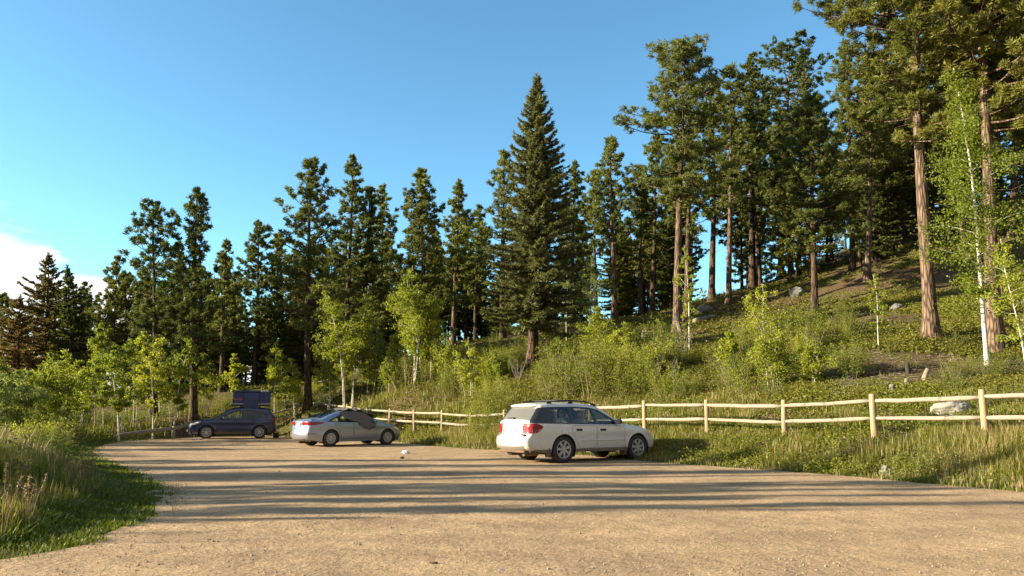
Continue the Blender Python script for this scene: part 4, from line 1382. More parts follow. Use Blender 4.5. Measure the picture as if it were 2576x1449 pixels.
for k in range(34):
    back_pine(rnd.uniform(180, 1280), rnd.uniform(58, 78), rnd.uniform(5.5, 9), "young dense pine filling the dark wood under the taller pines", "young pines filling the wood", rnd.choice((2, 3, 5)))
for k in range(26):
    back_pine(rnd.uniform(-120, 820), rnd.uniform(80, 100), rnd.uniform(7, 9.5), "low dense pine closing off the view at the far end of the dark wood", "pines closing off the far end of the wood", rnd.choice((2, 3, 5)))
for k in range(26):
    back_pine(rnd.uniform(2160, 2640), rnd.uniform(50, 74), rnd.uniform(6, 11), "young dense pine with low boughs in the shaded wood on the upper hillside", "young pines on the upper hillside", rnd.choice((2, 3, 5)))

# ---- shrubs, each one its own plant; the groups only tell where they grow
def shrub_zone(n, xs, Ys, hs, label, group, leafmats=('shrub_leaf',), kinds=None, mind=.0, name='leafy_shrub', cat='shrub'):
    for k in range(n):
        for tries in range(40):
            x = rnd.uniform(*xs); Y = rnd.uniform(*Ys); X = (x - 1288) / FPX * Y
            d = float(lot_d(np.array([X]), np.array([Y]))[0])
            if d > mind:
                break
        shrub(label, (X, Y, hz(X, Y)), rnd.uniform(*hs), kinds and rnd.choice(kinds), rnd.choice(leafmats), group, name, cat)


shrub_zone(40, (930, 1300), (34, 44), (.6, 1.9), "leafy shrub in the thicket between the rail fence and the triple-stemmed aspen", "shrubs between fence and triple-stemmed aspen", ('shrub_leaf', 'aspen_leaf'), mind=4)
shrub_zone(46, (1180, 1700), (29, 40), (.8, 2.0), "sunlit yellow-green shrub on the slope below the big spruce", "shrubs on the slope below the spruce", ('shrub_leaf', 'aspen_leaf', 'shrub_leaf'), mind=4)
shrub_zone(36, (1560, 2150), (23.5, 33), (.6, 1.6), "sunlit shrub in the brush above the fence behind the white wagon", "shrubs above the fence behind the wagon", ('shrub_leaf', 'aspen_leaf'), mind=5)
shrub_zone(22, (2080, 2640), (17.5, 27), (.25, .7), "small low shrub on the open slope above the fence near the boulder", "low shrubs on the open slope by the boulder", ('shrub_leaf', 'grass_lush'), kinds=(3, 5, 1), mind=4)
shrub_zone(22, (700, 960), (46, 54), (.6, 1.5), "shrub under the pines behind the fence corner and silver sedan", "shrubs under the pines behind the fence corner", ('shrub_leaf', 'aspen_leaf'), mind=1.5)
shrub_zone(10, (500, 720), (45, 52), (.5, 1.0), "shrub on the forest edge just behind the dark SUV", "shrubs on the forest edge behind the dark SUV", ('shrub_leaf',), mind=1.5)
shrub_zone(26, (-40, 300), (30, 44), (.8, 2.0), "shrub in the shady thicket under the downhill aspens", "shrubs under the downhill aspens", ('shrub_leaf', 'aspen_leaf', 'grass_lush'), mind=1.5)
shrub_zone(7, (10, 230), (17, 27), (.7, 1.3), "weedy shrub on the shaded downhill verge of the lot", "weedy shrubs on the downhill verge", ('shrub_leaf', 'grass_lush'), mind=1.2)
for k in range(16):
    for tries in range(40):
        x, Y = rnd.uniform(1000, 2100), rnd.uniform(26, 38); X = (x - 1288) / FPX * Y
        if float(lot_d(np.array([X]), np.array([Y]))[0]) > 5:
            break
    g = Geo()
    for q_ in range(9):
        a = rng.uniform(0, 6.28); L = rng.uniform(.5, 1.3); e = np.array([math.cos(a) * L * .4, math.sin(a) * L * .4, L])
        tube(g, [(0, 0, -.1), e * .5 + rng.normal(0, .05, 3), e], [.014, .010, .004], 4, cap=False)
        for w_ in range(4):
            p_ = e * rng.uniform(.35, .9); tube(g, [p_, p_ + rng.normal(0, .16, 3) + [0, 0, .12]], [.006, .003], 3, cap=False)
    o = g.build("dead_bush", M['deadwood'], smooth=True)
    o.location = (X, Y, hz(X, Y))
    tag(o, "leafless grey dead bush standing among the green brush on the slope", "dead bush", "dead bushes in the brush")
shrub("sunlit sapling bush catching light on the downhill verge, beside the grass tongue", base(140, 1165, 15.5), .85, 2, 'aspen_leaf')
shrub("rounded yellow-green bush at the edge of the downhill verge below the bushy aspen", base(110, 1085, 24), 1.3, 1, 'aspen_leaf')
shrub("willow bush hugging the rail end behind the white wagon, tall and yellow-green", base(1215, 1090, 31), 1.75, 0, 'aspen_leaf', name='willow_bush')
shrub("second willow bush with narrow leaves, nearest the white wagon's tailgate", base(1265, 1100, 28.5), 1.6, 4, 'shrub_leaf', name='willow_bush')
shrub("broad willow bush filling the gap between rail end and white wagon", base(1238, 1070, 32.5), 1.9, 1, 'shrub_leaf', name='willow_bush')
shrub("grey-green leafy bush in front of the fence below the boulder", base(2345, 1150, 14.6), .75, 3, 'grass_lush')
shrub("bright green bush at the foot of the leaning white aspen", base(2512, 955, 22.5), .9, 3, 'grass_lush')

# ---- shade pines that stand beside the lot on the sun's side, out of the picture's left edge
for k, (X, Y, hh, wid) in enumerate([(-23, 13.9, 10.4, 0.62), (-27, 16.4, 11.4, 0.45), (-20, 11.0, 9.2, 0.6), (-31, 9.4, 11.8, 0.55), (-34, 13.0, 13.2, 0.7), (-25, 9.0, 9.4, 0.5), (-18, 7.6, 4.6, 0.7), (-27, 33.5, 5.5, 0.7), (-38, 17.6, 13.8, 0.5), (-41, 12.0, 14.6, 0.7), (-29, 12.4, 11.2, 0.4), (-22, 7.9, 8.8, 0.5), (-36, 15.2, 13.4, 0.5), (-30, 10.6, 11.6, 0.3)]):
    H_, t_, c_ = protos[(k * 2 + 1) % len(protos)]
    root = thing('pine_tree', "pine beside the downhill verge that throws its long shadow over the gravel", 'pine tree', (X, Y, hz(X, Y) - .1), "shade pines beside the lot", rot=(0, 0, k * 1.3))
    s = hh / H_
    root.scale = (s * wid, s * wid, s)
    link("trunk", t_, root); link("crown", c_, root)
# ------------------------------------------------------------------ cars
def catmull(pts, ds):
    """smooth curve through pts; returns points and the parameter (control index) of each"""
    P = np.array(pts, float)
    out, par = [], []
    n = len(P)
    for k in range(n - 1):
        p0 = P[k - 1] if k else 2 * P[0] - P[1]
        p3 = P[k + 2] if k + 2 < n else 2 * P[-1] - P[-2]
        p1, p2 = P[k], P[k + 1]
        m = max(1, int(round(np.linalg.norm(p2 - p1) / ds)))
        d01, d12, d23 = [max(1e-4, np.linalg.norm(b - a) ** .5) for a, b in ((p0, p1), (p1, p2), (p2, p3))]
        for q_ in range(m):
            t = q_ / m
            m1 = (p2 - p1 + d12 * ((p1 - p0) / d01 - (p2 - p0) / (d01 + d12)))
            m2 = (p2 - p1 + d12 * ((p3 - p2) / d23 - (p3 - p1) / (d12 + d23)))
            a = 2 * (p1 - p2) + m1 + m2; b = -3 * (p1 - p2) - 2 * m1 - m2
            out.append(a * t ** 3 + b * t ** 2 + m1 * t + p1); par.append(k + t)
    out.append(P[-1]); par.append(n - 1)
    return np.array(out), np.array(par)


def offset_poly(poly, d):
    """polygon pushed inwards by d"""
    P = np.array(poly, float); n = len(P)
    area = np.sum(P[:, 0] * np.roll(P[:, 1], -1) - np.roll(P[:, 0], -1) * P[:, 1])
    sg = 1 if area > 0 else -1
    out = []
    for k in range(n):
        a, b, c = P[k - 1], P[k], P[(k + 1) % n]
        e1, e2 = norm(b - a), norm(c - b)
        n1, n2 = np.array([-e1[1], e1[0]]) * sg, np.array([-e2[1], e2[0]]) * sg
        m = norm(n1 + n2); s = d / max(.45, float(np.dot(m, n1)))
        out.append(b + m * s)
    return np.array(out)


def dens_poly(poly, ds=.06):
    out = []
    for k in range(len(poly)):
        a, b = np.array(poly[k], float), np.array(poly[(k + 1) % len(poly)], float)
        m = max(1, int(np.linalg.norm(b - a) / ds))
        out += [tuple(a + (b - a) * q_ / m) for q_ in range(m)]
    return out


def round_poly(poly, r=.03, n=3):
    out = []
    P = np.array(poly, float)
    for k in range(len(P)):
        a, b, c = P[k - 1], P[k], P[(k + 1) % len(P)]
        u, v = norm(a - b), norm(c - b)
        rr = min(r, np.linalg.norm(a - b) * .4, np.linalg.norm(c - b) * .4)
        for q_ in range(n + 1):
            t = q_ / n
            out.append(tuple((1 - t) ** 2 * (b + u * rr) + 2 * t * (1 - t) * b + t * t * (b + v * rr)))
    return out


def make_car(spec, name, label, cat):
    """body from a side profile: side panels that curve in towards the profile line, joined across by a crowned strip"""
    root = thing(name, label, cat)
    W, WB, rw = spec['W'], spec['WB'], spec['rw']
    ch, par = catmull(spec['chain'], .05)
    nC = len(ch)
    xr, xf = ch[:, 0].min(), ch[:, 0].max()
    zroof = ch[:, 1].max()
    Ra, zs = spec['arch'], spec['sill']
    bot = []
    for cxw in (WB, 0.0):
        a0 = math.asin((zs - rw) / Ra)
        for a in np.linspace(a0, math.pi - a0, 22):
            bot.append((cxw + Ra * math.cos(a), rw + Ra * math.sin(a)))
    bot = [p for p in bot]
    full = [tuple(p) for p in ch] + [tuple(p) for p in dens_poly([(ch[-1][0], ch[-1][1])] + bot + [(ch[0][0], ch[0][1])], .08)[1:] if np.hypot(p[0] - ch[0][0], p[1] - ch[0][1]) > .02]
    # drop the closing edge's intermediate points that dens_poly added between the last and first
    clean = []
    for p in full:
        if not clean or np.hypot(p[0] - clean[-1][0], p[1] - clean[-1][1]) > .008:
            clean.append(p)
    k_close = next((i for i in range(nC, len(clean)) if np.hypot(clean[i][0] - ch[0][0], clean[i][1] - ch[0][1]) < .03), len(clean))
    outline = clean[:k_close]
    belt = spec['belt']
    upper = [tuple(p) for p in ch]

    def w_full(x, z):
        x = np.asarray(x, float); z = np.asarray(z, float)
        lr, lf = spec['plan_r'], spec['plan_f']
        pr = np.clip((xr + lr[1] - x) / lr[1], 0, 1); pf = np.clip((x - (xf - lf[1])) / lf[1], 0, 1)
        w = W * (1 - lr[0] * pr ** 2.4 - lf[0] * pf ** 2.4)
        b = belt[0] + belt[1] * x
        s = np.clip((z - b) / (zroof - b), 0, 1.1)
        w = w - spec['tumble'] * (s ** 1.15)
        u = np.clip((b - z) / (b - zs), 0, 1)
        w = w - .055 * u ** 2.5 - .02 * np.clip(1 - np.abs(z - b) / .10, 0, 1) * 0
        w = w + .014 * np.exp(-((z - spec['crease'](x)) / .035) ** 2) - .012 * np.exp(-((z - (spec['crease'](x) - .16)) / .09) ** 2)
        for cxw in (0.0, WB):                                          # flared arches
            rr = np.hypot(x - cxw, z - rw)
            w = w + spec.get('flare', .018) * np.exp(-((rr - Ra) / .055) ** 2) * (z > zs)
        return w

    def rad_at(x, z):
        b = belt[0] + belt[1] * np.asarray(x, float)
        return np.where(np.asarray(z) > b + .06, .07, spec.get('fillet', .10))

    def side_y(x, z):
        x = np.asarray(x, float); z = np.asarray(z, float)
        d = dist_line(x, z, upper, False)
        r = rad_at(x, z)
        u = np.clip(1 - d / r, 0, 1)
        return w_full(x, z) - r * (1 - np.sqrt(np.clip(1 - u ** 2, 0, 1)))

    # ---- side sheet
    loops = [(outline, None)]
    polys = spec['polys']                                              # (name, polygon)
    cons = []
    for nm, pl in polys:
        cons.append(dens_poly(round_poly(pl, .035) if nm in ('glass', 'dlo') or 'light' in nm else pl, .08))
    doors = []
    for nm, pl in spec['doors']:
        o_ = dens_poly(round_poly(pl, .05), .08); i_ = [tuple(p) for p in offset_poly(o_, .009)]
        doors.append((nm, o_, i_)); cons += [o_, i_]
    if 'clad' in spec:
        cons_lines = [spec['clad']]
    else:
        cons_lines = []
    pts, edges, seen = [], [], {}

    def vid(p):
        key = (round(p[0], 4), round(p[1], 4))
        if key not in seen:
            seen[key] = len(pts); pts.append(key)
        return seen[key]
    oid = [vid(p) for p in outline]
    edges += [(oid[k], oid[(k + 1) % len(oid)]) for k in range(len(oid))]
    for c in cons:
        ids = [vid(p) for p in c]
        edges += [(ids[k], ids[(k + 1) % len(ids)]) for k in range(len(ids)) if ids[k] != ids[(k + 1) % len(ids)]]
    for l in cons_lines:
        xs = np.arange(l[0][0], l[1][0], .06)
        ids = [vid((x, l[0][1] + (l[1][1] - l[0][1]) * (x - l[0][0]) / (l[1][0] - l[0][0]))) for x in xs]
        edges += list(zip(ids[:-1], ids[1:]))
    base_pts = np.array(pts)
    extra = []
    tg = norm(np.gradient(ch, axis=0)); nrm = np.stack([tg[:, 1], -tg[:, 0]], -1)
    for k in range(1, nC - 1):
        r = float(rad_at(*ch[k]))
        for f in (.12, .35, .7, 1.05):
            extra.append(ch[k] + nrm[k] * r * f)
    gxs, gzs = np.meshgrid(np.arange(xr, xf, .075), np.arange(zs, zroof, .06))
    extra += list(np.stack([gxs.ravel(), gzs.ravel()], -1))
    extra = np.array(extra)
    ok = in_poly(extra[:, 0], extra[:, 1], outline) & (dist_line(extra[:, 0], extra[:, 1], outline) > .007)
    extra = extra[ok]
    dmin = np.array([np.min(np.hypot(base_pts[:, 0] - e[0], base_pts[:, 1] - e[1])) for e in extra])
    extra = extra[dmin > .018]
    keep = []
    for e in extra:
        if not keep or np.min(np.hypot(np.array(keep)[:, 0] - e[0], np.array(keep)[:, 1] - e[1])) > .016:
            keep.append(e)
    extra = np.array(keep)
    res = delaunay_2d_cdt([Vector(p) for p in pts] + [Vector(p) for p in extra], edges, [], 0, 1e-5)
    V2 = np.array([p[:] for p in res[0]]); F = np.array([f for f in res[2] if len(f) == 3])
    cen = V2[F].mean(1)
    ok = in_poly(cen[:, 0], cen[:, 1], outline)
    F, cen = F[ok], cen[ok]
    ar = np.cross(V2[F[:, 1]] - V2[F[:, 0]], V2[F[:, 2]] - V2[F[:, 0]])
    F[ar < 0] = F[ar < 0][:, ::-1]
    grp = np.full(len(F), 'body', dtype=object)
    if 'clad' in spec:
        l = spec['clad']
        zl = l[0][1] + (l[1][1] - l[0][1]) * (cen[:, 0] - l[0][0]) / (l[1][0] - l[0][0])
        inb = (cen[:, 1] < zl) & (cen[:, 0] > l[0][0]) & (cen[:, 0] < l[1][0])
        grp[inb & (cen[:, 0] < 0)] = 'quarter_cladding'
        grp[inb & (cen[:, 0] >= 0)] = 'sill_cladding'
        grp[inb & (cen[:, 0] > WB)] = 'fender_cladding'
    for nm, o_, i_ in doors:
        grp[in_poly(cen[:, 0], cen[:, 1], o_)] = 'door_seal'
        sel = in_poly(cen[:, 0], cen[:, 1], i_)
        grp[sel] = nm
    gi = 0
    for (nm, pl), c in zip(polys, cons[:len(polys)]):
        s_ = in_poly(cen[:, 0], cen[:, 1], c)
        if nm == 'glass':
            grp[s_] = 'side_window_%d' % gi; gi += 1
        else:
            grp[s_] = nm
    nS = len(V2)
    yS = side_y(V2[:, 0], V2[:, 1])
    VL = np.stack([V2[:, 0], yS, V2[:, 1]], -1); VR = VL * [1, -1, 1]
    # ---- strip across
    ts = np.array([-1, -.985, -.94, -.86, -.7, -.45, -.2, 0, .2, .45, .7, .86, .94, .985, 1.0])
    nT = len(ts)
    kd = {}
    for i_, p in enumerate(V2):
        kd[(round(p[0], 3), round(p[1], 3))] = i_
    edge_ids = []
    for p in ch:
        d = np.hypot(V2[:, 0] - p[0], V2[:, 1] - p[1]); edge_ids.append(int(np.argmin(d)))
    we = yS[edge_ids]
    crown = np.interp(par, np.arange(len(spec['crown'])), spec['crown'])
    nout = -nrm
    SV = np.zeros((nC, nT, 3))
    for j_, t in enumerate(ts):
        b_ = crown * (1 - abs(t) ** 2.6)
        SV[:, j_, 0] = ch[:, 0] + nout[:, 0] * b_
        SV[:, j_, 1] = t * we
        SV[:, j_, 2] = ch[:, 1] + nout[:, 1] * b_
    allV = np.concatenate([VL, VR, SV.reshape(-1, 3)])
    idS = 2 * nS + np.arange(nC * nT).reshape(nC, nT)
    idS[:, -1] = edge_ids
    idS[:, 0] = nS + np.array(edge_ids)
    groups = {}

    def put(gn, faces):
        groups.setdefault(gn, []).extend(faces)
    for f, gnm in zip(F, grp):
        # left side (+y): outward +y needs clockwise in xz seen from +y
        put((gnm, 1), [(f[0], f[2], f[1])])
        put((gnm, -1), [(nS + f[0], nS + f[1], nS + f[2])])
    for k in range(nC - 1):
        pm = (par[k] + par[k + 1]) / 2
        for j_ in range(nT - 1):
            tm = (ts[j_] + ts[j_ + 1]) / 2
            gn = 'body'
            for (nm, a, b, t0, t1) in spec['strips']:
                if a <= pm <= b and t0 <= abs(tm) <= t1:
                    gn = nm; break
            sd = 0
            if 'light' in gn:
                sd = 1 if tm > 0 else -1
            put((gn, sd), [(idS[k, j_], idS[k + 1, j_], idS[k + 1, j_ + 1], idS[k, j_ + 1])])
    # global smooth normals so that panels meet without a shading step
    N = np.zeros_like(allV)
    for fs in groups.values():
        for f in fs:
            p = allV[list(f)]
            nn = np.cross(p[1] - p[0], p[2] - p[0]) if len(f) == 3 else np.cross(p[2] - p[0], p[3] - p[1])
            for q_ in f:
                N[q_] += nn
    N = norm(N)
    # merge groups: which side matters for doors, windows, lights; body and plain strips become one mesh
    merged = {}
    for (gnm, sd), fs in groups.items():
        one = gnm in ('body', 'windshield', 'rear_window', 'hood', 'tailgate', 'trunk_lid', 'front_bumper', 'rear_bumper', 'grille', 'bumper_guard', 'roof', 'door_seal', 'fascia', 'window_frame')
        merged.setdefault((gnm, 0 if one else sd), []).extend(fs)
    glass_names = ('side_window', 'windshield', 'rear_window')
    made = {}
    for (gnm, sd), fs in merged.items():
        ids = sorted({q_ for f in fs for q_ in f}); mp_ = {a: b for b, a in enumerate(ids)}
        vv = allV[ids].copy(); nn = N[ids]
        isg = gnm.startswith(glass_names)
        if isg:
            vv = vv - nn * .006
        me = bpy.data.meshes.new(gnm)
        me.from_pydata([tuple(p) for p in vv], [], [tuple(mp_[q_] for q_ in f) for f in fs])
        me.polygons.foreach_set('use_smooth', np.ones(len(me.polygons), bool))
        me.update()
        try:
            me.normals_split_custom_set_from_vertices([tuple(p) for p in nn])
        except Exception:
            pass
        mt = spec['mats'].get(gnm) or spec['mats'].get(gnm.rsplit('_', 1)[0]) or spec['mats']['body']
        me.materials.append(mt)
        pn = gnm
        for pre in ('side_window', 'front_door', 'rear_door'):
            if gnm.startswith(pre):
                pn = pre
        made[(gnm, sd)] = link({'dlo': 'window_frame'}.get(pn, pn), me, root)
    # inner lining, so that the cabin is dark cloth and not paint
    lf = [f for (gnm, sd), fs in groups.items() if gnm in ('body', 'dlo', 'front_door', 'rear_door', 'tailgate', 'trunk_lid', 'roof', 'door_seal') for f in fs]
    lf = [f for f in lf if allV[list(f)][:, 2].mean() > .45]
    ids = sorted({q_ for f in lf for q_ in f}); mp_ = {a: b for b, a in enumerate(ids)}
    me = bpy.data.meshes.new("cabin_lining")
    me.from_pydata([tuple(p) for p in allV[ids] - N[ids] * .028], [], [tuple(mp_[q_] for q_ in f) for f in lf])
    me.materials.append(CM['lining'])
    link("cabin_lining", me, root)

    # ---- under and inside
    g = Geo()
    box(g, ((xr + xf) / 2 + .0, 0, zs + .05), (xf - xr - .35, W * 1.62, .10), bev=.03)
    box(g, (WB * .5, 0, zs + .16), (WB - 2 * Ra - .02, W * 1.80, .12), bev=.02)
    for x0 in (xr + .42, xf - .38):
        box(g, (x0, 0, zs + .22), (.36, W * 1.45, .3), bev=.05)
    box(g, (-.02, 0, rw - .02), (.16, W * 1.5, .12), bev=.03)
    box(g, (xr + .45, W * .35, zs - .01), (.55, .28, .16), bev=.06)
    tube(g, [(xr + .12, -W * .55, zs + .03), (xr + .6, -W * .55, zs + .03)], .035, 8)
    g.build("underbody", CM['under'], root)
    for cxw in (0.0, WB):
        for sd in (1, -1):
            g = Geo()
            al = np.linspace(-.5, math.pi + .5, 18)
            yo, yi = (W - .035) * sd, (W - .36) * sd
            r_ = Ra + .012
            a_ = np.array([(cxw + r_ * math.cos(a), yo, rw + r_ * math.sin(a)) for a in al]); b_ = a_.copy(); b_[:, 1] = yi
            n_ = len(al)
            g.add(np.concatenate([a_, b_]), None, [(k, k + 1, n_ + k + 1, n_ + k) for k in range(n_ - 1)])
            g.add(np.concatenate([b_, [(cxw, yi, rw)]]), [(k, k + 1, n_) for k in range(n_ - 1)])
            g.build("wheel_arch_liner", CM['under'], root)
    # seats, dashboard
    sx, sz = spec['seat_x'], spec['seat_z']
    for sy in (-1, 1):
        for x0, nm in ((sx, 'front_seat'), (sx - .92, 'rear_seat')):
            g = Geo()
            ry = np.array(Matrix.Rotation(-.22, 3, 'Y'))
            box(g, (x0, sy * .37, sz), (.5, .48, .16), bev=.05)
            box(g, (x0 - .28, sy * .37, sz + .33), (.15, .46, .6), ry, .06)
            s_ = g.build(nm, CM['seat'], root, smooth=True)
            g = Geo()
            box(g, (x0 - .37, sy * .37, sz + .72), (.11, .26, .19), ry, .045)
            tube(g, [(x0 - .35, sy * .37 - .05, sz + .55), (x0 - .37, sy * .37 - .05, sz + .68)], .008, 5)
            tube(g, [(x0 - .35, sy * .37 + .05, sz + .55), (x0 - .37, sy * .37 + .05, sz + .68)], .008, 5)
            g.build("headrest", CM['seat'], s_, smooth=True)
    g = Geo()
    box(g, (sx + .78, 0, sz + .30), (.5, W * 1.55, .30), bev=.08)
    g.build("dashboard", CM['lining'], root, smooth=True)
    g = Geo()
    al = np.linspace(0, 2 * math.pi, 21)
    tube(g, [(sx + .45 + .07 * math.sin(a), .37 + .18 * math.cos(a), sz + .38 + .17 * math.sin(a)) for a in al], .014, 6, cap=False)
    g.build("steering_wheel", CM['lining'], root, smooth=True)

    # ---- wheels
    tw, rr = .215, spec['rim']
    prof = [(rr - .005, -tw / 2 + .02), (rr + .02, -tw / 2), (rw - .05, -tw / 2 - .006), (rw - .015, -tw / 2 + .018), (rw, -tw / 2 + .045), (rw + .002, 0), (rw, tw / 2 - .045), (rw - .015, tw / 2 - .018), (rw - .05, tw / 2 + .006), (rr + .02, tw / 2), (rr - .005, tw / 2 - .02)]
    g = Geo(); nA = 40
    al = np.arange(nA) * 2 * math.pi / nA
    vv = np.array([[(r * math.cos(a), y, r * math.sin(a)) for a in al] for r, y in prof])
    q = [(i_ * nA + j_, i_ * nA + (j_ + 1) % nA, (i_ + 1) * nA + (j_ + 1) % nA, (i_ + 1) * nA + j_) for i_ in range(len(prof) - 1) for j_ in range(nA)]
    g.add(vv.reshape(-1, 3), None, q)
    for a in np.linspace(0, 2 * math.pi, 48, endpoint=False):           # tread blocks
        for y0 in (-.062, -.0, .062):
            m_ = np.array(Matrix.Rotation(-a, 3, 'Y'))
            box(g, m_ @ np.array([rw + .002, y0 * 1.1, 0.0]), (.012, .045, .032), m_)
    tyre = g.mesh("tyre", CM['tyre'], True)
    g = Geo()
    rp = [(rr + .004, tw / 2 - .005), (rr - .012, tw / 2 - .004), (rr - .028, tw / 2 - .022), (rr - .034, tw / 2 - .07), (rr - .03, -tw / 2 + .01)]
    vv = np.array([[(r * math.cos(a), y, r * math.sin(a)) for a in al] for r, y in rp])
    q = [(i_ * nA + j_, i_ * nA + (j_ + 1) % nA, (i_ + 1) * nA + (j_ + 1) % nA, (i_ + 1) * nA + j_) for i_ in range(len(rp) - 1) for j_ in range(nA)]
    g.add(vv.reshape(-1, 3), None, q)
    for r0_, r1_, y0_ in ((0.0, .062, tw / 2 - .012),):
        vv = [(0, y0_ + .006, 0)] + [(r1_ * math.cos(a), y0_, r1_ * math.sin(a)) for a in al] + [(r1_ * 1.25 * math.cos(a), y0_ - .05, r1_ * 1.25 * math.sin(a)) for a in al]
        g.add(np.array(vv), [(0, 1 + (j_ + 1) % nA, 1 + j_) for j_ in range(nA)], [(1 + j_, 1 + (j_ + 1) % nA, 1 + nA + (j_ + 1) % nA, 1 + nA + j_) for j_ in range(nA)])
    for a, w0, w1, sk in spec['spokes']:
        c0, c1 = a, a + sk
        L = []
        for r_, cc, w_, y_ in ((.045, c0, w0, tw / 2 - .016), (.13, (c0 + c1) / 2, (w0 + w1) / 2, tw / 2 - .008), (rr - .015, c1, w1, tw / 2 - .012)):
            d_ = np.array([math.cos(cc), 0, math.sin(cc)]); p_ = np.array([-math.sin(cc), 0, math.cos(cc)])
            for sy_, yy in ((-1, y_), (1, y_), (1, y_ - .035), (-1, y_ - .035)):
                L.append(d_ * r_ + p_ * (w_ * sy_ * (1.0 if yy == y_ else 1.15)) + np.array([0, yy, 0]))
        q = []
        for s_ in (0, 4):
            q += [(s_ + i_, s_ + (i_ + 1) % 4, s_ + 4 + (i_ + 1) % 4, s_ + 4 + i_) for i_ in range(4)]
        g.add(np.array(L), None, q)
    rim = g.mesh("rim", CM['rim'], False)
    g = Geo()
    vv = [(0, tw / 2 - .075, 0)] + [((rr - .03) * math.cos(a), tw / 2 - .08, (rr - .03) * math.sin(a)) for a in al]
    g.add(np.array(vv), [(0, 1 + (j_ + 1) % nA, 1 + j_) for j_ in range(nA)])
    disc = g.mesh("brake_disc", CM['under'], False)
    for cxw in (0.0, WB):
        for sd in (1, -1):
            wh = bpy.data.objects.new("wheel", tyre)
            COL.objects.link(wh); wh.parent = root
            wh.location = (cxw, sd * (W - tw / 2 - .012), rw)
            wh.rotation_euler = (0, cxw * 3 + sd, 0) if sd > 0 else (0, cxw * 3 + sd, math.pi)
            link("rim", rim, wh); link("brake_disc", disc, wh)
    # ---- handles, mirrors
    for (x, z) in spec['handles']:
        for sd in (1, -1):
            y = float(side_y([x], [z])[0]) * sd
            dr = 'front_door' if x == max(p[0] for p in spec['handles']) else 'rear_door'
            g = Geo()
            box(g, (x, y + .012 * sd, z), (.20, .026, .032), bev=.012)
            if spec.get('cup'):
                box(g, (x, y - .004 * sd, z), (.22, .016, .085), bev=.007)
            g.build("handle", spec['mats']['handle'], made[(dr, sd)], smooth=False)
    x, z = spec['mirror']
    for sd in (1, -1):
        y = float(w_full([x], [z])[0]) * sd
        g = Geo()
        v8 = [(-.05, 0, 0), (.06, .0, -.06)]
        box(g, (x - .02, y + .13 * sd, z + .07), (.11, .20, .145), rotz(-.25 * sd), .045)
        box(g, (x + .01, y + .02 * sd, z + .02), (.07, .14, .045), bev=.015)
        mo = g.build("side_mirror", spec['mats']['mirror'], root, smooth=True)
        g = Geo()
        box(g, (x - .080, y + .13 * sd, z + .07), (.008, .165, .11), rotz(-.25 * sd), .003)
        g.build("mirror_glass", CM['chrome'], mo)
    # the strip's own position function, for things fitted to the tail
    def tail(pc, t):
        k = int(np.argmin(np.abs(par - pc)))
        b_ = crown[k] * (1 - abs(t) ** 2.6)
        return np.array([ch[k, 0] + nout[k, 0] * b_, t * we[k], ch[k, 1] + nout[k, 1] * b_]), nout[k]
    return root, side_y, tail, w_full


CM = {}
CM['white'] = pbr("white_paint", (0.68, 0.67, 0.64), 0.32, coat=.7, dirt=((0.42, 0.33, 0.23), .25, .95))
CM['silver'] = pbr("silver_paint", (0.25, 0.32, 0.46), 0.30, metal=.65, coat=.8, dirt=((0.38, 0.31, 0.23), .2, .8))
CM['navy'] = pbr("navy_paint", (0.012, 0.024, 0.085), 0.25, metal=.2, coat=.8, dirt=((0.05, 0.045, 0.042), .2, .7))
CM['black_trim'] = pbr("black_trim", (0.012, 0.012, 0.014), 0.25, coat=.4)
CM['black_plastic'] = pbr("black_plastic", (0.025, 0.024, 0.023), 0.65, dirt=((0.22, 0.16, 0.10), .2, .8))
CM['grey_plastic'] = pbr("grey_plastic", (0.13, 0.12, 0.11), 0.6, dirt=((0.36, 0.27, 0.18), .2, .7))
CM['clad'] = pbr("dusty_cladding", (0.10, 0.085, 0.07), 0.75, dirt=((0.30, 0.21, 0.13), .2, .8))
CM['seal'] = pbr("rubber_seal", (0.03, 0.03, 0.03), 0.8)
CM['tyre'] = pbr("tyre_rubber", (0.035, 0.032, 0.029), 0.85, var=.3)
CM['rim'] = pbr("alloy_rim", (0.42, 0.41, 0.39), 0.45, metal=.5)
CM['chrome'] = pbr("chrome", (0.8, 0.8, 0.8), 0.08, metal=1.0)
CM['under'] = pbr("underbody", (0.035, 0.028, 0.022), 0.9, var=.4)
CM['under_dusty'] = pbr("rusty_dust", (0.13, 0.085, 0.055), 0.9, var=.4)
CM['seat'] = pbr("beige_seat_cloth", (0.46, 0.43, 0.37), 0.9)
CM['lining'] = pbr("cabin_lining", (0.05, 0.048, 0.045), 0.9)
CM['red'] = pbr("red_lens", (0.22, 0.005, 0.008), 0.2, coat=.25)
CM['clear'] = pbr("clear_lens", (0.68, 0.66, 0.66), 0.12, coat=.8, metal=.2)
CM['amber'] = pbr("amber_lens", (0.65, 0.22, 0.03), 0.15, coat=.6)
CM['glass'] = glass_mat("window_glass", (0.84, 0.90, 0.84), .6)
CM['glass_dark'] = glass_mat("tinted_glass", (0.16, 0.17, 0.17))
CM['glass_dusty'] = pbr("dusty_rear_glass", (0.115, 0.108, 0.092), 0.45, var=.12, vscale=3, coat=.3)
CM['plate'] = pbr("licence_plate", (0.42, 0.46, 0.44), 0.4)

lin = np.linspace(0, 2 * math.pi, 8)
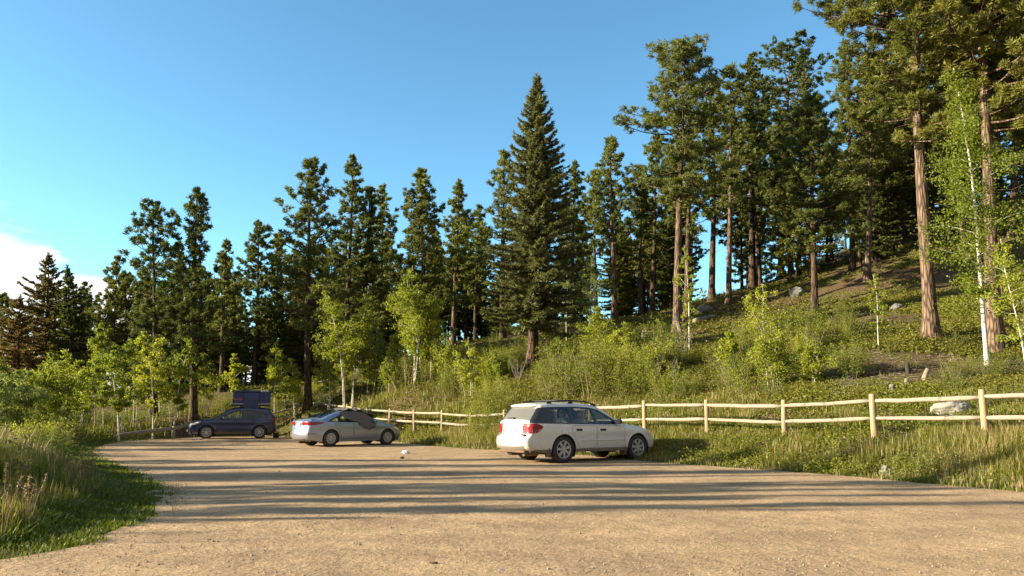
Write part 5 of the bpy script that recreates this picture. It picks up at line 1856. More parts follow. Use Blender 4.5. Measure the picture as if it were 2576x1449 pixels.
# ---------------- white wagon
wag = dict(
    W=.885, WB=2.67, rw=.345, rim=.232, arch=.405, sill=.27, tumble=.215, belt=(.985, -.012), crease=lambda x: .80 + 0 * x,
    plan_r=(.17, .85), plan_f=(.24, 1.1), flare=.022,
    chain=[(-.92, .30), (-1.06, .36), (-1.13, .46), (-1.145, .60), (-1.12, .685), (-1.06, .72), (-1.035, .80), (-1.02, .98), (-.985, 1.06),
           (-.90, 1.17), (-.70, 1.42), (-.66, 1.475), (-.73, 1.502), (-.60, 1.525), (-.2, 1.545), (.45, 1.555), (1.0, 1.535), (1.28, 1.49), (1.55, 1.36),
           (1.98, 1.09), (2.15, 1.005), (2.6, .955), (3.1, .86), (3.36, .77), (3.47, .68), (3.53, .54), (3.54, .42), (3.50, .32), (3.40, .27)],
    crown=[.05, .06, .07, .07, .06, .045, .045, .05, .055, .06, .05, .04, .035, .035, .045, .05, .05, .05, .06, .07, .06, .05, .06, .09, .10, .11, .11, .10, .08],
    strips=[('rear_bumper', 2.0, 4.9, 0, 1), ('bumper_guard', 0, 2.0, 0, 1), ('tail_light', 5.6, 7.6, .72, 1), ('rear_window', 8.3, 10.6, 0, .90), ('window_frame', 8.0, 10.75, .90, 1), ('tailgate', 4.9, 10.9, 0, .90),
            ('windshield', 17.2, 19.7, 0, .88), ('hood', 20.2, 23.2, 0, .90), ('headlight', 23.3, 24.6, .62, 1), ('grille', 23.4, 24.6, 0, .45), ('front_bumper', 24.0, 30, 0, 1)],
    polys=[('dlo', [(-1.06, 1.035), (-.76, 1.44), (-.20, 1.465), (.5, 1.475), (.95, 1.455), (1.28, 1.40), (1.62, 1.22), (2.02, 1.00), (1.5, .985), (.5, 1.0)]),
           ('glass', [(-.42, 1.055), (-.37, 1.36), (-.15, 1.405), (.22, 1.425), (.24, 1.035)]),
           ('glass', [(.36, 1.035), (.34, 1.43), (.62, 1.435), (1.00, 1.415), (1.10, 1.02)]),
           ('glass', [(1.18, 1.02), (1.10, 1.405), (1.25, 1.365), (1.60, 1.18), (1.85, 1.02)]),
           ('tail_light', [(-1.3, .76), (-1.3, 1.01), (-.98, 1.03), (-.80, 1.02), (-.66, .95), (-.72, .86), (-.86, .775)]),
           ('headlight', [(3.05, .84), (3.3, .80), (3.6, .72), (3.6, .66), (3.32, .68), (3.12, .75)])],
    doors=[('rear_door', [(.30, .975), (1.13, .965), (1.15, .36), (.55, .36), (.47, .50), (.36, .66), (.25, .80)]),
           ('front_door', [(1.155, .965), (2.02, .965), (2.16, .90), (2.20, .36), (1.175, .36)])],
    clad=((-.9, .355), (3.3, .355)),
    seat_x=1.30, seat_z=.55, handles=[(.52, .84), (1.36, .835)], cup=True, mirror=(1.86, 1.0),
    spokes=[(k * 2 * math.pi / 7, .030, .036, 0) for k in range(7)],
    mats=dict(body=CM['white'], dlo=CM['black_trim'], door_seal=CM['seal'], quarter_cladding=CM['clad'], sill_cladding=CM['clad'], fender_cladding=CM['clad'], side_window=CM['glass'], windshield=CM['glass'], rear_window=CM['glass_dusty'],
              tail_light=CM['red'], window_frame=CM['black_trim'], headlight=CM['clear'], bumper_guard=CM['grey_plastic'], grille=CM['black_plastic'], handle=CM['black_trim'], mirror=CM['black_trim'],
              rear_bumper=CM['white'], front_bumper=CM['white'], tailgate=CM['white'], hood=CM['white']))

sed = dict(
    W=.90, WB=2.70, rw=.325, rim=.205, arch=.375, sill=.20, tumble=.235, belt=(.945, -.01), crease=lambda x: .80 - .03 * x * 0,
    plan_r=(.19, .95), plan_f=(.26, 1.1), flare=.014,
    chain=[(-.86, .27), (-.97, .34), (-1.0, .48), (-.985, .60), (-.95, .70), (-.935, .86), (-.96, .985), (-.93, 1.02), (-.72, 1.035), (-.48, 1.07), (.05, 1.27),
           (.48, 1.395), (.95, 1.432), (1.35, 1.41), (1.65, 1.33), (2.05, 1.13), (2.42, .965), (2.75, .90), (3.15, .80), (3.38, .70), (3.50, .58), (3.54, .44), (3.50, .30), (3.38, .21)],
    crown=[.06, .07, .09, .08, .07, .06, .045, .035, .035, .04, .05, .05, .045, .045, .055, .06, .05, .05, .07, .10, .12, .13, .12, .10],
    strips=[('bumper_guard', 0, 1.0, 0, .8), ('rear_bumper', 0, 4.0, 0, 1), ('tail_light', 5.0, 5.85, .50, 1), ('rear_window', 9.25, 11.0, 0, .88), ('trunk_lid', 4.0, 8.9, 0, .9),
            ('windshield', 14.0, 15.8, 0, .89), ('hood', 16.1, 19.0, 0, .9), ('headlight', 18.8, 20.2, .66, 1), ('grille', 19.2, 21.5, 0, .45), ('front_bumper', 19.0, 30, 0, 1)],
    polys=[('dlo', [(-.18, 1.00), (.05, 1.12), (.42, 1.27), (.80, 1.335), (1.2, 1.33), (1.55, 1.25), (1.95, 1.06), (2.2, .945), (1.2, .95), (.4, .97)]),
           ('glass', [(.00, 1.02), (.14, 1.115), (.42, 1.225), (.78, 1.285), (.88, 1.285), (.90, .995), (.4, 1.0)]),
           ('glass', [(.98, .99), (.97, 1.285), (1.2, 1.28), (1.52, 1.20), (1.88, 1.035), (1.95, .985)]),
           ('tail_light', [(-1.1, .85), (-1.1, .985), (-.75, .985), (-.45, .975), (-.30, .95), (-.48, .885), (-.75, .85)]),
           ('headlight', [(2.92, .775), (3.1, .775), (3.4, .69), (3.6, .60), (3.45, .60), (3.2, .655)]),
           ('reflector_light', [(-.95, .50), (-.95, .53), (-.60, .525), (-.62, .50)])],
    doors=[('rear_door', [(.12, .93), (1.02, .93), (1.03, .30), (.55, .30), (.46, .42), (.38, .58), (.24, .72)]),
           ('front_door', [(1.05, .93), (2.05, .92), (2.16, .86), (2.16, .30), (1.05, .30)])],
    seat_x=1.38, seat_z=.48, handles=[(.34, .855), (1.24, .845)], mirror=(1.95, .96),
    spokes=[(k * 2 * math.pi / 10 + o, .012, .018, .30) for k in range(10) for o in (0, .14)],
    mats=dict(body=CM['silver'], dlo=CM['black_trim'], door_seal=CM['seal'], side_window=CM['glass'], windshield=CM['glass'], rear_window=CM['glass_dark'], tail_light=CM['red'],
              reflector_light=CM['red'], headlight=CM['clear'], bumper_guard=CM['black_plastic'], grille=CM['black_plastic'], handle=CM['silver'], mirror=CM['silver']))

suv = dict(
    W=.92, WB=2.70, rw=.35, rim=.235, arch=.41, sill=.26, tumble=.23, belt=(1.05, -.012), crease=lambda x: .86 + 0 * x,
    plan_r=(.19, .9), plan_f=(.25, 1.0), flare=.02,
    chain=[(-.72, .32), (-.84, .40), (-.87, .55), (-.85, .68), (-.81, .80), (-.80, 1.0), (-.77, 1.13), (-.60, 1.36), (-.50, 1.50), (-.58, 1.565), (-.40, 1.60), (.1, 1.645),
           (.8, 1.665), (1.35, 1.63), (1.68, 1.52), (2.05, 1.28), (2.30, 1.12), (2.5, 1.05), (2.95, .985), (3.32, .87), (3.49, .76), (3.56, .62), (3.57, .46), (3.53, .34), (3.42, .25)],
    crown=[.06, .07, .08, .07, .06, .06, .06, .06, .05, .04, .04, .05, .05, .05, .06, .07, .06, .05, .06, .09, .11, .12, .12, .11, .09],
    strips=[('bumper_guard', 0, 1.3, 0, 1), ('rear_bumper', 0, 3.4, 0, 1), ('tail_light', 4.7, 5.9, .62, 1), ('rear_window', 6.4, 8.3, 0, .86), ('tailgate', 3.4, 9.2, 0, .88),
            ('windshield', 13.9, 16.3, 0, .89), ('hood', 17.0, 19.8, 0, .9), ('headlight', 19.2, 20.8, .58, 1), ('grille', 19.6, 21.8, 0, .55), ('front_bumper', 19.8, 30, 0, 1)],
    polys=[('dlo', [(-.42, 1.12), (-.34, 1.40), (-.05, 1.48), (.5, 1.545), (1.0, 1.55), (1.38, 1.50), (1.75, 1.33), (2.22, 1.065), (1.2, 1.06), (.4, 1.075)]),
           ('glass', [(-.28, 1.15), (-.24, 1.36), (.02, 1.42), (.10, 1.12)]),
           ('glass', [(.18, 1.11), (.12, 1.43), (.5, 1.49), (.86, 1.50), (.90, 1.09)]),
           ('glass', [(.98, 1.09), (.96, 1.50), (1.34, 1.455), (1.70, 1.29), (1.98, 1.10)]),
           ('tail_light', [(-1.0, .98), (-1.0, 1.11), (-.72, 1.12), (-.40, 1.09), (-.48, 1.03), (-.70, .97)]),
           ('headlight', [(2.98, .94), (3.2, .90), (3.7, .78), (3.7, .70), (3.40, .735), (3.14, .82)])],
    doors=[('rear_door', [(.14, 1.045), (.94, 1.035), (.95, .38), (.55, .38), (.46, .54), (.38, .70), (.22, .84)]),
           ('front_door', [(.97, 1.035), (2.10, 1.03), (2.18, .95), (2.19, .38), (.97, .38)])],
    clad=((-.7, .37), (3.4, .37)),
    seat_x=1.42, seat_z=.66, handles=[(.36, .95), (1.26, .94)], mirror=(1.98, 1.07),
    spokes=[(k * 2 * math.pi / 10, .015, .024, .0) for k in range(10)],
    mats=dict(body=CM['navy'], dlo=CM['black_trim'], door_seal=CM['seal'], quarter_cladding=CM['black_plastic'], sill_cladding=CM['black_plastic'], fender_cladding=CM['black_plastic'], side_window_0=CM['glass_dark'], side_window_1=CM['glass_dark'], side_window=CM['glass'],
              windshield=CM['glass'], rear_window=CM['glass_dark'], tail_light=CM['red'], headlight=CM['clear'], bumper_guard=CM['black_plastic'], grille=CM['chrome'], handle=CM['navy'], mirror=CM['navy']))


def park(root, px_rear, px_front, side):
    """set a car on the lot from where its near side tyres touch the gravel; side=-1 when its right side faces us"""
    pr, pf = on_lot(*px_rear), on_lot(*px_front)
    n = norm(np.array([0, -LOT_B, 1.0]))
    f = norm(pf - pr); f = norm(f - n * f.dot(n)); l = np.cross(n, f)
    return pr, pf, f, l, n


def place_car(root, spec, px_rear, px_front, side):
    pr, pf, f, l, n = park(root, px_rear, px_front, side)
    half = spec['W'] - .12
    mid = (pr + pf) / 2
    o = mid - f * spec['WB'] / 2 - l * side * half + n * .022
    m = Matrix(((f[0], l[0], n[0], o[0]), (f[1], l[1], n[1], o[1]), (f[2], l[2], n[2], o[2]), (0, 0, 0, 1)))
    root.matrix_world = m
    return m


# ---- white wagon with its roof rails
car, side_w, tail_w, wf = make_car(wag, "station_wagon", "dusty white station wagon with roof rails and clear-red tail lights parked by the fence", "car")
MW = place_car(car, wag, (1418, 1166), (1596, 1158), -1)
for sd in (1, -1):
    g = Geo()
    xs = np.linspace(-.35, 1.35, 12)
    top_z = np.interp(xs, [p[0] for p in wag['chain'][12:18]], [p[1] for p in wag['chain'][12:18]])
    hgt = .075 * np.sin(np.clip((xs + .35) / 1.7, 0, 1) * math.pi) ** .35
    tube(g, np.stack([xs, np.full(12, .575 * sd), top_z + hgt + .01], -1), .020, 8)
    for xf_ in (-.28, .45, 1.25):
        zt = float(np.interp(xf_, [p[0] for p in wag['chain'][12:18]], [p[1] for p in wag['chain'][12:18]]))
        box(g, (xf_, .575 * sd, zt + .035), (.16, .05, .07), bev=.015)
    g.build("roof_rail", CM['black_plastic'], car, smooth=True)
for x_ in (.1, .95):
    g = Geo()
    box(g, (x_, 0, 1.64), (.07, 1.12, .028), bev=.01)
    g.build("crossbar", CM['black_plastic'], car)
p, nn = tail_w(6.2, 0)
g = Geo(); box(g, p + [-.012, -.02, -.02], (.02, .32, .16), bev=.004)
pl = g.build("licence_plate", CM['plate'], car)
g = Geo(); box(g, p + [-.02, -.01, .09], (.04, .50, .03), bev=.01); g.build("plate_garnish", CM['chrome'], car)
g = Geo(); box(g, p + [.005, .40, -.03], (.03, .06, .16), bev=.01); g.build("tailgate_grip", CM['grey_plastic'], car)
p2, _ = tail_w(7.4, 0)
g = Geo()
al = np.linspace(0, 2 * math.pi, 17)
tube(g, [p2 + [-.006, .075 * math.cos(a), .035 * math.sin(a)] for a in al], .006, 5, cap=False); g.build("emblem", CM['chrome'], car)
g = Geo()
for k in range(5):
    box(g, p + [-.012, -.36 - k * .035, .115], (.012, .024, .022))
g.build("badge", CM['grey_plastic'], car)
g = Geo()
for k in range(4):
    box(g, p + [-.012, -.38 - k * .035, .03], (.012, .024, .014))
g.build("badge", CM['grey_plastic'], car)
g = Geo()
tube(g, [tail_w(4.93, t)[0] + [-.001, 0, 0] for t in np.linspace(-.9, .9, 15)], .009, 4, cap=False)
g.build("tailgate_seam", CM['seal'], car)
for sd in (1, -1):
    g = Geo()
    tube(g, [tail_w(pc_, .895 * sd)[0] + [-.001, 0, 0] for pc_ in np.linspace(4.95, 8.0, 8)], .007, 4, cap=False)
    g.build("tailgate_seam", CM['seal'], car)
p3, n3 = tail_w(8.6, 0)
g = Geo()
pa, _ = tail_w(8.55, .02); pb, _ = tail_w(8.75, .25); pc, _ = tail_w(8.7, .48)
tube(g, [pa + [-.03, 0, .01], pb + [-.03, 0, .01], pc + [-.03, 0, 0]], [.016, .010, .007], 5)
box(g, pa + [-.02, 0, -.005], (.06, .07, .05), bev=.015)
g.build("rear_wiper", CM['black_plastic'], car)
for sd in (1, -1):                                                     # lower clear half of each tail light, corner pocket of the bumper
    tp, _ = tail_w(5.35, .86 * sd)
    g = Geo()
    pts_ = [(-.98, .79), (-.90, .79), (-.74, .875), (-.98, .875)]
    f1 = np.array([(x, float(side_w([x], [z])[0]) * sd + .004 * sd, z) for x, z in pts_])
    g.add(f1, None, [(0, 1, 2, 3)] if sd < 0 else [(3, 2, 1, 0)])
    g.build("reverse_light", CM['clear'], car)
    q1, _ = tail_w(4.9, .80 * sd)
    g = Geo(); box(g, q1 + [-.012, .0, -.03], (.06, .24, .10), rotz(.1 * sd), .02)
    g.build("bumper_pocket", CM['black_plastic'], car)
g = Geo()
for y0 in (-.5, -.25, 0, .25, .5):
    box(g, (-1.02, y0, .33), (.14, .03, .02), bev=.006)
box(g, (-.86, 0, .30), (.5, 1.2, .06), bev=.02)
tube(g, [(-.95, -.35, .26), (-.55, -.40, .26)], .085, 10)
box(g, (-.3, 0, .27), (.5, .5, .14), bev=.05)
g.build("exhaust_and_skid", CM['under_dusty'], car)
for sd in (1, -1):                                                     # rub strip and fuel flap lines
    g = Geo()
    xs = np.concatenate([np.linspace(.62, 2.18, 16)])
    tube(g, [(x, (float(side_w([x], [.57])[0]) + .004) * sd, .57) for x in xs], .018, 5)
    g.build("side_moulding", CM['white'], car, smooth=True)
xsf = [(-.08, .86), (.14, .86), (.14, .69), (-.08, .69), (-.08, .86)]
g = Geo()
pts_ = dens_poly(xsf[:-1], .05)
tube(g, [(x, -(float(side_w([x], [z])[0]) - .002), z) for x, z in pts_ + pts_[:1]], .0055, 4, cap=False)
g.build("fuel_flap_seam", CM['seal'], car)
for sd in (1, -1):
    for cxw in (0.0, wag['WB']):
        g = Geo(); box(g, (cxw - .47, sd * (wag['W'] - .11), .27), (.02, .2, .24), bev=.004); g.build("mud_flap", CM['black_plastic'], car)

# ---- silver sedan
car2, side_s, tail_s, wfs = make_car(sed, "parked_sedan", "silver four-door sedan with a grey cloth over its windscreen, parked nose to the fence", "car")
MS = place_car(car2, sed, (820, 1125), (979, 1120), -1)
p, nn = tail_s(4.6, 0)
g = Geo(); box(g, p + [-.012, 0, .03], (.02, .32, .16), np.array(Matrix.Rotation(.12, 3, 'Y')), bev=.004); g.build("licence_plate", CM['plate'], car2)
g = Geo(); box(g, p + [-.016, 0, .135], (.03, .42, .022), bev=.008); g.build("plate_garnish", CM['chrome'], car2)
g = Geo()
tube(g, [tail_s(4.02, t)[0] + [-.001, 0, 0] for t in np.linspace(-.60, .60, 13)], .008, 4, cap=False)
g.build("boot_seam", CM['seal'], car2)
for sd in (1, -1):
    g = Geo()
    tube(g, [tail_s(pc_, (.60 + .04 * max(0, pc_ - 5)) * sd)[0] + [-.001, 0, 0] for pc_ in np.linspace(4.02, 7.0, 10)], .007, 4, cap=False)
    g.build("boot_seam", CM['seal'], car2)
g = Geo(); p, nn = tail_s(8.0, 0); box(g, p + [.05, 0, .002], (.16, 1.2, .03), bev=.012); g.build("boot_spoiler", CM['silver'], car2)
g = Geo(); v_ = np.array([(.55, 0, 1.44), (.35, 0, 1.475), (.30, -.02, 1.42), (.30, .02, 1.42)]); g.add(v_, [(0, 1, 2), (0, 3, 1), (1, 3, 2), (0, 2, 3)]); g.build("roof_aerial_fin", CM['black_trim'], car2)
g = Geo()
for sd in (1, -1):
    tube(g, [(x, (float(side_s([x], [.34])[0]) + .002) * sd, .34 + .02 * (x - 1.3) * 0) for x in np.linspace(.5, 2.15, 14)], .012, 5)
g.build("sill_crease", CM['silver'], car2, smooth=True)

# ---- dark SUV
car3, side_u, tail_u, wfu = make_car(suv, "crossover_suv", "dark navy SUV carrying a raised rooftop tent, parked at the forest edge", "suv")
MU = place_car(car3, suv, (661, 1104), (508, 1105.5), 1)
for sd in (1, -1):
    g = Geo()
    xs = np.linspace(-.3, 1.45, 12)
    tz = np.interp(xs, [p[0] for p in suv['chain'][10:15]], [p[1] for p in suv['chain'][10:15]])
    tube(g, np.stack([xs, np.full(12, .60 * sd), tz + .055 * np.sin((xs + .3) / 1.75 * math.pi) ** .4], -1), .018, 6)
    g.build("roof_rail", CM['black_plastic'], car3, smooth=True)
for x_ in (.05, 1.05):
    g = Geo(); box(g, (x_, 0, 1.735), (.08, 1.3, .03), bev=.01)
    for sd in (1, -1):
        box(g, (x_, .60 * sd, 1.70), (.10, .06, .07), bev=.015)
    g.build("crossbar", CM['black_plastic'], car3)
g = Geo()
p, nn = tail_u(4.2, 0); box(g, p + [-.01, 0, 0], (.02, .32, .16), bev=.004); g.build("licence_plate", CM['plate'], car3)
for sd in (1, -1):
    g = Geo(); p, nn = tail_u(22.2, .70 * sd); box(g, p + [.0, 0, .05], (.05, .22, .12), rotz(-.35 * sd), .03); g.build("fog_light", CM['clear'], car3)
g = Geo(); p, nn = tail_u(23.4, 0); box(g, p + [-.05, 0, .02], (.10, 1.25, .05), bev=.02); g.build("chin_strip", CM['grey_plastic'], car3)


def local(m, pts):
    return [tuple(m @ Vector(p)) for p in pts]


# the pop-up rooftop tent on the SUV
tent = thing("rooftop_tent", "black hard-shell rooftop tent popped up on the dark SUV's roof", "rooftop tent")
tent.matrix_world = MU @ Matrix.Translation((.50, 0, 1.755))
TM = dict(shell=pbr("tent_shell", (0.020, 0.025, 0.045), 0.4, coat=.3), cloth=pbr("tent_fabric", (0.05, 0.062, 0.14), 0.9, bmp=.3, bscale=25), edge=pbr("tent_edge", (0.62, 0.60, 0.56), 0.5))
Lt, Wt = 2.08, 1.25
g = Geo(); box(g, (0, 0, .06), (Lt, Wt, .12), bev=.035); sh = g.build("base_shell", TM['shell'], tent, smooth=False)
g = Geo()
for sd in (1, -1):
    box(g, (0, sd * (Wt / 2 + .004), .115), (Lt - .06, .012, .030), bev=.004)
g.build("rail_trim", TM['edge'], sh)
g = Geo(); box(g, (-.03, 0, .80), (Lt, Wt, .13), bev=.045); tsh = g.build("top_shell", TM['shell'], tent, smooth=False)
g = Geo()
for y0 in (-1, 1):
    for x0 in (-.78, .78):
        tube(g, [(x0 - .16, y0 * .52, .12), (x0 + .16 * (1 if x0 < 0 else -1) * .2, y0 * .52, .74)], .014, 6)
g.build("lift_strut", CM['rim'], tent)
# fabric walls, slightly slack between the two shells
g = Geo()
nx, nzv = 26, 7
for sd in (1, -1):
    xs = np.linspace(-Lt / 2 + .05, Lt / 2 - .05, nx); zs_ = np.linspace(.12, .74, nzv)
    XX, ZZ = np.meshgrid(xs, zs_)
    sl = -.035 * np.sin((ZZ - .12) / .62 * math.pi) + .008 * np.sin(XX * 17 + ZZ * 9)
    YY = sd * (Wt / 2 - .035 + sl)
    q = [(i_ * nx + j_, i_ * nx + j_ + 1, (i_ + 1) * nx + j_ + 1, (i_ + 1) * nx + j_) for i_ in range(nzv - 1) for j_ in range(nx - 1)]
    g.add(np.stack([XX - .03 * (ZZ - .12), YY, ZZ], -1).reshape(-1, 3), None, q)
g.build("side_wall", TM['cloth'], tent, smooth=True)
g = Geo()
for sd in (1, -1):
    ys = np.linspace(-Wt / 2 + .035, Wt / 2 - .035, 12); zs_ = np.linspace(.12, .74, nzv)
    YY, ZZ = np.meshgrid(ys, zs_)
    XX = sd * (Lt / 2 - .05) - .03 * (ZZ - .12) - sd * .03 * np.sin((ZZ - .12) / .62 * math.pi)
    q = [(i_ * 12 + j_, i_ * 12 + j_ + 1, (i_ + 1) * 12 + j_ + 1, (i_ + 1) * 12 + j_) for i_ in range(nzv - 1) for j_ in range(11)]
    g.add(np.stack([XX, YY, ZZ], -1).reshape(-1, 3), None, q)
ew = g.build("end_wall", pbr("tent_end_sunlit", (0.48, 0.46, 0.43), 0.85), tent, smooth=True)  # end walls coloured pale to stand for sunlight on the dark fabric
# entrance flap hanging from the top shell down over the SUV's side
g = Geo()
xs = np.linspace(-.36, .40, 14); zs_ = np.linspace(.735, -.17, 12)
XX, ZZ = np.meshgrid(xs, zs_)
YY = Wt / 2 + .02 + .10 * np.sin(np.clip((.735 - ZZ) / .9, 0, 1) * math.pi) * .6 + .012 * np.sin(XX * 14) * np.clip(.735 - ZZ, 0, 1)
q = [(i_ * 14 + j_, i_ * 14 + j_ + 1, (i_ + 1) * 14 + j_ + 1, (i_ + 1) * 14 + j_) for i_ in range(11) for j_ in range(13)]
vtx = np.stack([XX, YY, ZZ], -1).reshape(-1, 3)
g.add(vtx, None, q); g.add(vtx - [0, .006, 0], None, [f[::-1] for f in q])
g.build("entrance_flap", TM['cloth'], tent, smooth=True)
g = Geo(); box(g, (-.66, Wt / 2 + .004, .815), (.40, .01, .075), bev=.003); st_ = g.build("shell_sticker", pbr("sticker_white", (0.70, 0.72, 0.74), .5), tsh)
g = Geo(); box(g, (-.62, Wt / 2 + .011, .82), (.24, .004, .022)); g.build("sticker_stripe", pbr("sticker_blue", (0.05, 0.28, 0.48), .5), st_)
g = Geo(); box(g, (-.70, Wt / 2 + .011, .797), (.30, .004, .016)); g.build("sticker_band", pbr("sticker_red", (0.45, 0.05, 0.04), .5), st_)
g = Geo(); box(g, (.69, Wt / 2 - .045, .37), (.48, .008, .13)); wl_ = g.build("wall_logo_panel", pbr("logo_grey", (0.13, 0.12, 0.13), .8), tent)
g = Geo(); box(g, (.60, Wt / 2 - .039, .35), (.24, .004, .055)); g.build("wall_logo", pbr("logo_red", (0.38, 0.06, 0.05), .8), wl_)

# grey cloth over the sedan's windscreen and side glass
poly_side = [(.46, 1.375), (.44, 1.33), (.60, 1.14), (.74, 1.10), (.88, 1.03), (1.08, 1.01), (1.26, .945), (1.30, .86), (1.48, .77), (1.62, .675), (1.80, .63), (1.90, .69), (2.04, .78), (2.06, .90), (1.98, .95), (2.02, 1.05), (1.84, 1.18), (1.66, 1.29), (1.45, 1.37), (1.1, 1.405), (.8, 1.40)]
pp = dens_poly(round_poly(poly_side, .02), .05)
gx_, gz_ = np.meshgrid(np.arange(.45, 2.1, .028), np.arange(.60, 1.42, .028))
ex = np.stack([gx_.ravel(), gz_.ravel()], -1)
okk = in_poly(ex[:, 0], ex[:, 1], pp) & (dist_line(ex[:, 0], ex[:, 1], pp) > .02)
ex = ex[okk]
res = delaunay_2d_cdt([Vector(p) for p in pp] + [Vector(p) for p in ex], [(k, (k + 1) % len(pp)) for k in range(len(pp))], [], 1, 1e-5)
v2 = np.array([p[:] for p in res[0]]); tri = np.array([f for f in res[2] if len(f) == 3])
top_sed = np.array(sed['chain'])
wrap = wfs(v2[:, 0], np.minimum(v2[:, 1], 1.37))
wob_ = fnoise(v2[:, 0] * 3, v2[:, 1] * 3, 79) * 2.2
fold = .055 * (1 - np.abs(np.sin((v2[:, 0] + v2[:, 1] * .9) * 6.5 + wob_))) + .05 * (1 - np.abs(np.sin((v2[:, 0] * .35 + v2[:, 1]) * 7 + 1 + wob_))) - .04 + .03 * (fnoise(v2[:, 0] * 9, v2[:, 1] * 9, 77) - .5)
hang = .045 + np.clip((.98 - v2[:, 1]) / .3, 0, 1) * .03
low = np.clip((1.37 - v2[:, 1]) / .25, 0, 1)
g = Geo()
vs = np.stack([v2[:, 0], -(np.maximum(wrap, wfs(v2[:, 0], np.full(len(v2), .9)) * .0 + wrap) + hang + fold * low), v2[:, 1]], -1)
inner = vs + [0, .012, 0]
g.add(vs, tri); g.add(inner, tri[:, ::-1])
# part lying over the roof edge and the windscreen
ny, nx = 12, 26
tt = np.linspace(-1.0, .55, ny); xs = np.linspace(.52, 2.16, nx)
prof_z = np.interp(xs, [p[0] for p in sed['chain'][10:18]], [p[1] for p in sed['chain'][10:18]])
YY, XX = np.meshgrid(tt, xs, indexing='ij')
half_w = wfs(xs, prof_z) - .03
ZZ = prof_z[None, :] + .055 * (1 - np.abs(YY) ** 2.6) + .05 + .024 * np.sin(XX * 13 + YY * 4) + .02 * np.sin(YY * 9 + XX * 5)
front_cut = 2.16 - .5 * np.clip(YY + .1, 0, 1)
XX2 = np.minimum(XX, front_cut)
q = [(i_ * nx + j_, i_ * nx + j_ + 1, (i_ + 1) * nx + j_ + 1, (i_ + 1) * nx + j_) for i_ in range(ny - 1) for j_ in range(nx - 1)]
vt = np.stack([XX2, YY * (half_w[None, :] + .02), ZZ], -1).reshape(-1, 3)
g.add(vt, None, q); g.add(vt - [0, 0, .012], None, [f[::-1] for f in q])
cl = g.build("draped_cloth", pbr("grey_cloth", (0.115, 0.105, 0.098), .95, var=.15, bmp=.4, bscale=18), smooth=True)
cl.matrix_world = MS
tag(cl, "crumpled grey cloth draped over the silver sedan's windscreen and front side window", "cloth")
# ------------------------------------------------------------------ fence
fence = thing("split_rail_fence", "peeled-log two-rail fence running along the bank behind the parked cars", "fence", tuple(FENCE[1]))
f0 = np.array([FENCE[1][0], FENCE[1][1], FENCE[1][2]])
rail_top = {1: 995, 2: 1009, 3: 1021, 4: 1032, 5: 1038}


def log(g, a, b, r0, r1, sides=9, sag=0.0, n=9, rough=.05):
    t = np.linspace(0, 1, n)[:, None]
    P = np.asarray(a) * (1 - t) + np.asarray(b) * t
    P[:, 2] -= sag * np.sin(t[:, 0] * math.pi)
    P[1:-1] += rng.normal(0, .004, (n - 2, 3))
    rr = np.interp(t[:, 0], [0, .04, .96, 1], [r0 * .72, r0, r1, r1 * .72])
    tube(g, P, rr, sides, jitter=rough)


def make_post(p, hgt, r, parent):
    o = Geo()
    lean = rng.normal(0, .007, 2)
    P = [np.array([0, 0, -.9]), np.array([0, 0, .2]), np.array([lean[0], lean[1], hgt * .6]), np.array([lean[0] * 1.6, lean[1] * 1.6, hgt - .03]), np.array([lean[0] * 1.6, lean[1] * 1.6, hgt])]
    tube(o, P, [r * 1.06, r * 1.05, r, r * .98, r * .78], 9, jitter=.05)
    m = o.build("post", M['post'], parent, smooth=True)
    m.location = tuple(np.array(p) - f0)
    return m


tops = []
for k, p in enumerate(FENCE):
    zg = float(p[2])
    hgt = 1.04 + rng.uniform(-.03, .03)
    make_post((p[0], p[1], zg), hgt, .072 + rng.uniform(-.004, .006), fence)
    tops.append((p[0], p[1], zg + hgt))
for k in range(len(FENCE) - 1):
    if k in (6, 7):                                    # hidden span behind the wagon is still there; rails end in the tall grass past it
        pass
    a, b = np.array(tops[k]), np.array(tops[k + 1])
    d = norm(b - a)
    for dz in (.16, .58):
        g = Geo()
        log(g, a - [0, 0, dz + rng.uniform(-.02, .02)] + d * .03, b - [0, 0, dz + rng.uniform(-.02, .02)] - d * .03, .054 + rng.uniform(-.007, .007), .050 + rng.uniform(-.007, .007), sag=.012)
        r_ = g.build("rail", M['rail'], fence, smooth=True)
        r_.location = tuple(-f0)
# return run from the corner towards the back of the SUV
cor = FENCE[-1]
ret = [cor, at(742, 1062, 46.6), at(664, 1084, 43.6)]
rt = []
for k, p in enumerate(ret):
    zg = float(p[2])
    if k:
        make_post((p[0], p[1], zg), 1.0, .07, fence)
    rt.append(np.array([p[0], p[1], zg + 1.0]))
for k in range(2):
    for dz in (.14, .56):
        g = Geo(); log(g, rt[k] - [0, 0, dz], rt[k + 1] - [0, 0, dz], .058, .055)
        r_ = g.build("rail", M['rail'], fence, smooth=True); r_.location = tuple(-f0)

low = thing("log_barrier", "single weathered log rail sloping to the ground from a short post beside the dark SUV", "log rail", tuple(base(436, 1098, 40.5)))
lb = np.array(low.location)
a = at(436, 1078, 40.5); b = at(300, 1094, 37.2); c = at(475, 1068, 42)
g = Geo(); log(g, a - lb, b - lb, .10, .085); g.build("log", M['deadwood'], low, smooth=True)
g = Geo(); log(g, c - lb, a - lb, .10, .10); g.build("log", M['deadwood'], low, smooth=True)
g = Geo(); tube(g, [(0, 0, -.3), (0, 0, .4), (.02, 0, .72), (.02, 0, .75)], [.11, .105, .10, .08], 9, jitter=.05); g.build("short_post", M['deadwood'], low, smooth=True)


